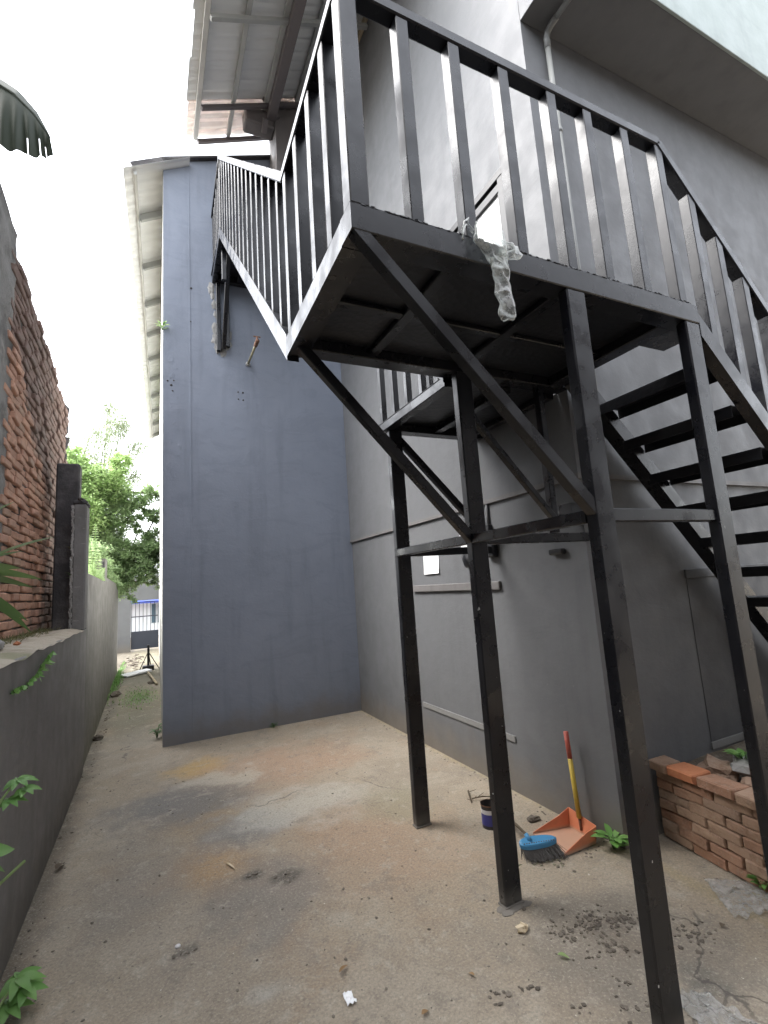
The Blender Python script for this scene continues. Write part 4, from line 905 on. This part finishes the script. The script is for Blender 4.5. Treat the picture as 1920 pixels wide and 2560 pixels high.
# ---- trees beyond the alley
def tree(name, label, base, top, crowns, n, leaf, mat, group='trees at the end of the alley', up_bias=.2, seed=1):
    r_ = random.Random(seed); t = thing(name, label, 'tree', base, group); bx, tx = Vector(base), Vector(top)
    q = B(); mid = bx.lerp(tx,.5)+Vector((r_.uniform(-.2,.2),r_.uniform(-.2,.2),0)); h = (tx-bx).length
    q.tube([bx, mid, tx], [.028*h, .02*h, .008*h], 8)
    for (c, rr) in crowns:
        q.tube([mid.lerp(tx, r_.uniform(.1,.9)), Vector(c)+Vector((0,0,-rr[2]*.2)), Vector(c)+Vector((r_.uniform(-.2,.2),0,rr[2]*.5))], [.012*h*.6,.006*h,.002*h], 6)
    q.part('trunk', 'bark', t)
    q = B(); tot = sum(rr[0]*rr[1]*rr[2] for c, rr in crowns)**.9
    for (c, rr) in crowns:
        m_ = int(n*rr[0]*rr[1]*rr[2]/max(tot,1e-6)); c = Vector(c); ncl = max(6, m_//45)
        for j in range(ncl):
            d = Vector((r_.gauss(0,1),r_.gauss(0,1),r_.gauss(0,1))).normalized()*r_.random()**.45; cc = c+Vector((d.x*rr[0],d.y*rr[1],d.z*rr[2])); cr = r_.uniform(.10,.30)*min(rr)*1.1
            for k in range(m_//ncl):
                e = Vector((r_.gauss(0,1),r_.gauss(0,1),r_.gauss(0,.7)))*cr*.7; dv = Vector((r_.gauss(0,1),r_.gauss(0,1),r_.gauss(-.25,.6)))
                q.qleaf(cc+e, dv, Vector((r_.gauss(0,.5),r_.gauss(0,.5),1)), leaf*r_.uniform(.6,1.3), leaf*.45*r_.uniform(.7,1.2))
    q.part('crown', mat, t); return t
tree('leafy_tree', 'bright green leafy tree rising behind the brick wall', (-2.2,12.8,0), (-1.7,12.8,4.6), [((-1.65,12.7,4.35),(.55,.7,.45)),((-1.2,12.8,4.35),(.40,.7,.35)),((-1.5,12.6,3.6),(.55,.8,.6)),((-.75,13.0,4.85),(.26,.4,.3)),((-1.75,12.7,4.95),(.4,.5,.25)),((-.9,12.9,4.3),(.4,.5,.4))], 24000, .095, 'leaf_bright', seed=3)
tree('leafy_tree', 'dense dark green tree in the middle of the alley end', (-1.3,13.8,0), (-.8,13.4,4.6), [((-.95,13.3,4.1),(.5,.6,.45)),((-.95,13.2,3.45),(.5,.6,.5)),((-.40,13.5,4.0),(.40,.5,.32)),((-.02,13.6,4.3),(.34,.5,.26)),((-.05,13.7,3.8),(.26,.4,.2)),((-.45,13.4,3.55),(.3,.4,.2)),((-1.1,13.3,2.9),(.4,.6,.4))], 19000, .085, 'leaf_tree', seed=5)
tree('leafy_tree', 'overhanging green tree drooping over the gate beside the side wall', (-1.0,14.4,0), (-.5,13.6,3.0), [((-.10,13.3,2.75),(.34,.6,.34)),((-.55,13.1,2.65),(.40,.6,.40)),((-.80,12.9,2.25),(.26,.5,.36)),((-.45,13.0,2.05),(.32,.5,.26)),((-.66,12.9,1.85),(.22,.3,.26)),((-.30,13.0,2.35),(.3,.4,.3)),((-.85,12.7,2.7),(.3,.4,.4)),((-.05,13.4,2.25),(.22,.4,.24)),((.04,13.5,3.15),(.26,.4,.26)),((.08,13.6,2.55),(.22,.4,.35)),((-.3,13.4,3.3),(.2,.3,.12)),((.08,13.4,3.65),(.22,.4,.2)),((.05,13.3,1.95),(.16,.3,.14)),((-.42,12.9,1.62),(.12,.25,.14))], 26000, .08, 'leaf_tree', seed=8)
tree('leafy_tree', 'low shrubby tree hanging over the tall boundary wall', (-1.3,10.5,0), (-1.1,10.4,2.5), [((-1.05,10.3,2.35),(.30,.7,.35)),((-.85,11.2,2.15),(.20,.6,.28)),((-.75,12.0,1.95),(.16,.5,.2))], 10000, .065, 'leaf_tree', seed=9)
tree('leafy_tree', 'dark distant tree filling the view behind the gate wall', (-1.6,20,0), (-1.4,20,5), [((-2.2,20,3.6),(1.0,1,1.2)),((-1.2,20.5,2.8),(.7,1,.8)),((-2.4,20,5.4),(.8,1,.7))], 9000, .12, 'leaf_deep', seed=12)
# bamboo with arching feathery culms
bmb = thing('bamboo', 'feathery bamboo clump arching against the white sky', 'bamboo', (-1.6, 18, 0)); rb = random.Random(4); lf = B()
for (x, y, tx, tz, L) in ((-2.3,17.5,.9,7.6,0),(-1.8,18,1.0,8.3,0),(-1.5,18.4,.2,8.9,0),(-2.6,17.6,-.2,7.4,0),(-1.2,18,.95,7.4,0),(-2.2,18.2,1.6,7.0,0),(-1.3,18.3,.5,8.1,0),(-3.0,17.6,.5,7.3,0),(-2.9,18.0,1.3,6.9,0),(-2.5,18.4,.4,6.6,0),(-1.0,18.2,.6,6.4,0)):
    pts = [Vector((x+tx*(k/8)**2.2, y, tz*(1-(1-k/8)**1.7)-.6*(k/8)**5)) for k in range(9)]
    q = B(); q.tube(pts, [.035-.0037*k for k in range(9)], 6); q.part('culm', 'leaf_bamboo', bmb)
    for i in range(800):
        k = 3.2+4.79*rb.random()**.8; a = pts[int(k)].lerp(pts[int(k)+1], k % 1); a = a+Vector((rb.gauss(0,.16),rb.gauss(0,.2),rb.gauss(-.05,.15)))
        lf.qleaf(a, Vector((rb.gauss(.2,.7),rb.gauss(0,.7),rb.gauss(-.6,.5))), Vector((0,.4,1)), rb.uniform(.10,.20), .028)
lf.part('foliage', 'leaf_bamboo', bmb)
# fern on the tall wall
fn_ = thing('wall_fern', 'light green fern fronds on top of the tall boundary wall', 'fern', (-.70, 7.6, 1.86))
for k, (dx, dz, L) in enumerate(((-.05,.9,.95),(.10,.7,.75),(.02,1.1,1.05),(.22,.45,.55),(-.2,.8,.8),(.15,.25,.45),(-.1,.5,.7))):
    q = B(); pts = [Vector((-.70+dx*t_*L, 7.6-.25*t_*L+.05*k, 1.86+dz*L*t_*(1-.35*t_))) for t_ in [i/10 for i in range(11)]]
    q.tube(pts, .004, 5)
    for i in range(1, 11):
        for sgn in (-1, 1):
            for hh in (0, .5):
                p = pts[i-1].lerp(pts[i], hh); q.leaf(p, (sgn*.8,-.3,.15), (0,-.6,1), .13*(1.05-i/11), .02, .3, 2)
    q.part('frond', 'leaf_bright', fn_)
weed('weed', 'dark trailing weed on the stained concrete post', (-.70,5.60,1.75), 22, .06, .02, .12, 'leaf_deep', lean=(.3,-.3,0))
weed('weed', 'weed with thin stalks at the top of the stained concrete post', (-.70,5.60,2.02), 16, .07, .015, .10, 'grass_blade', lean=(.2,-.3,0))
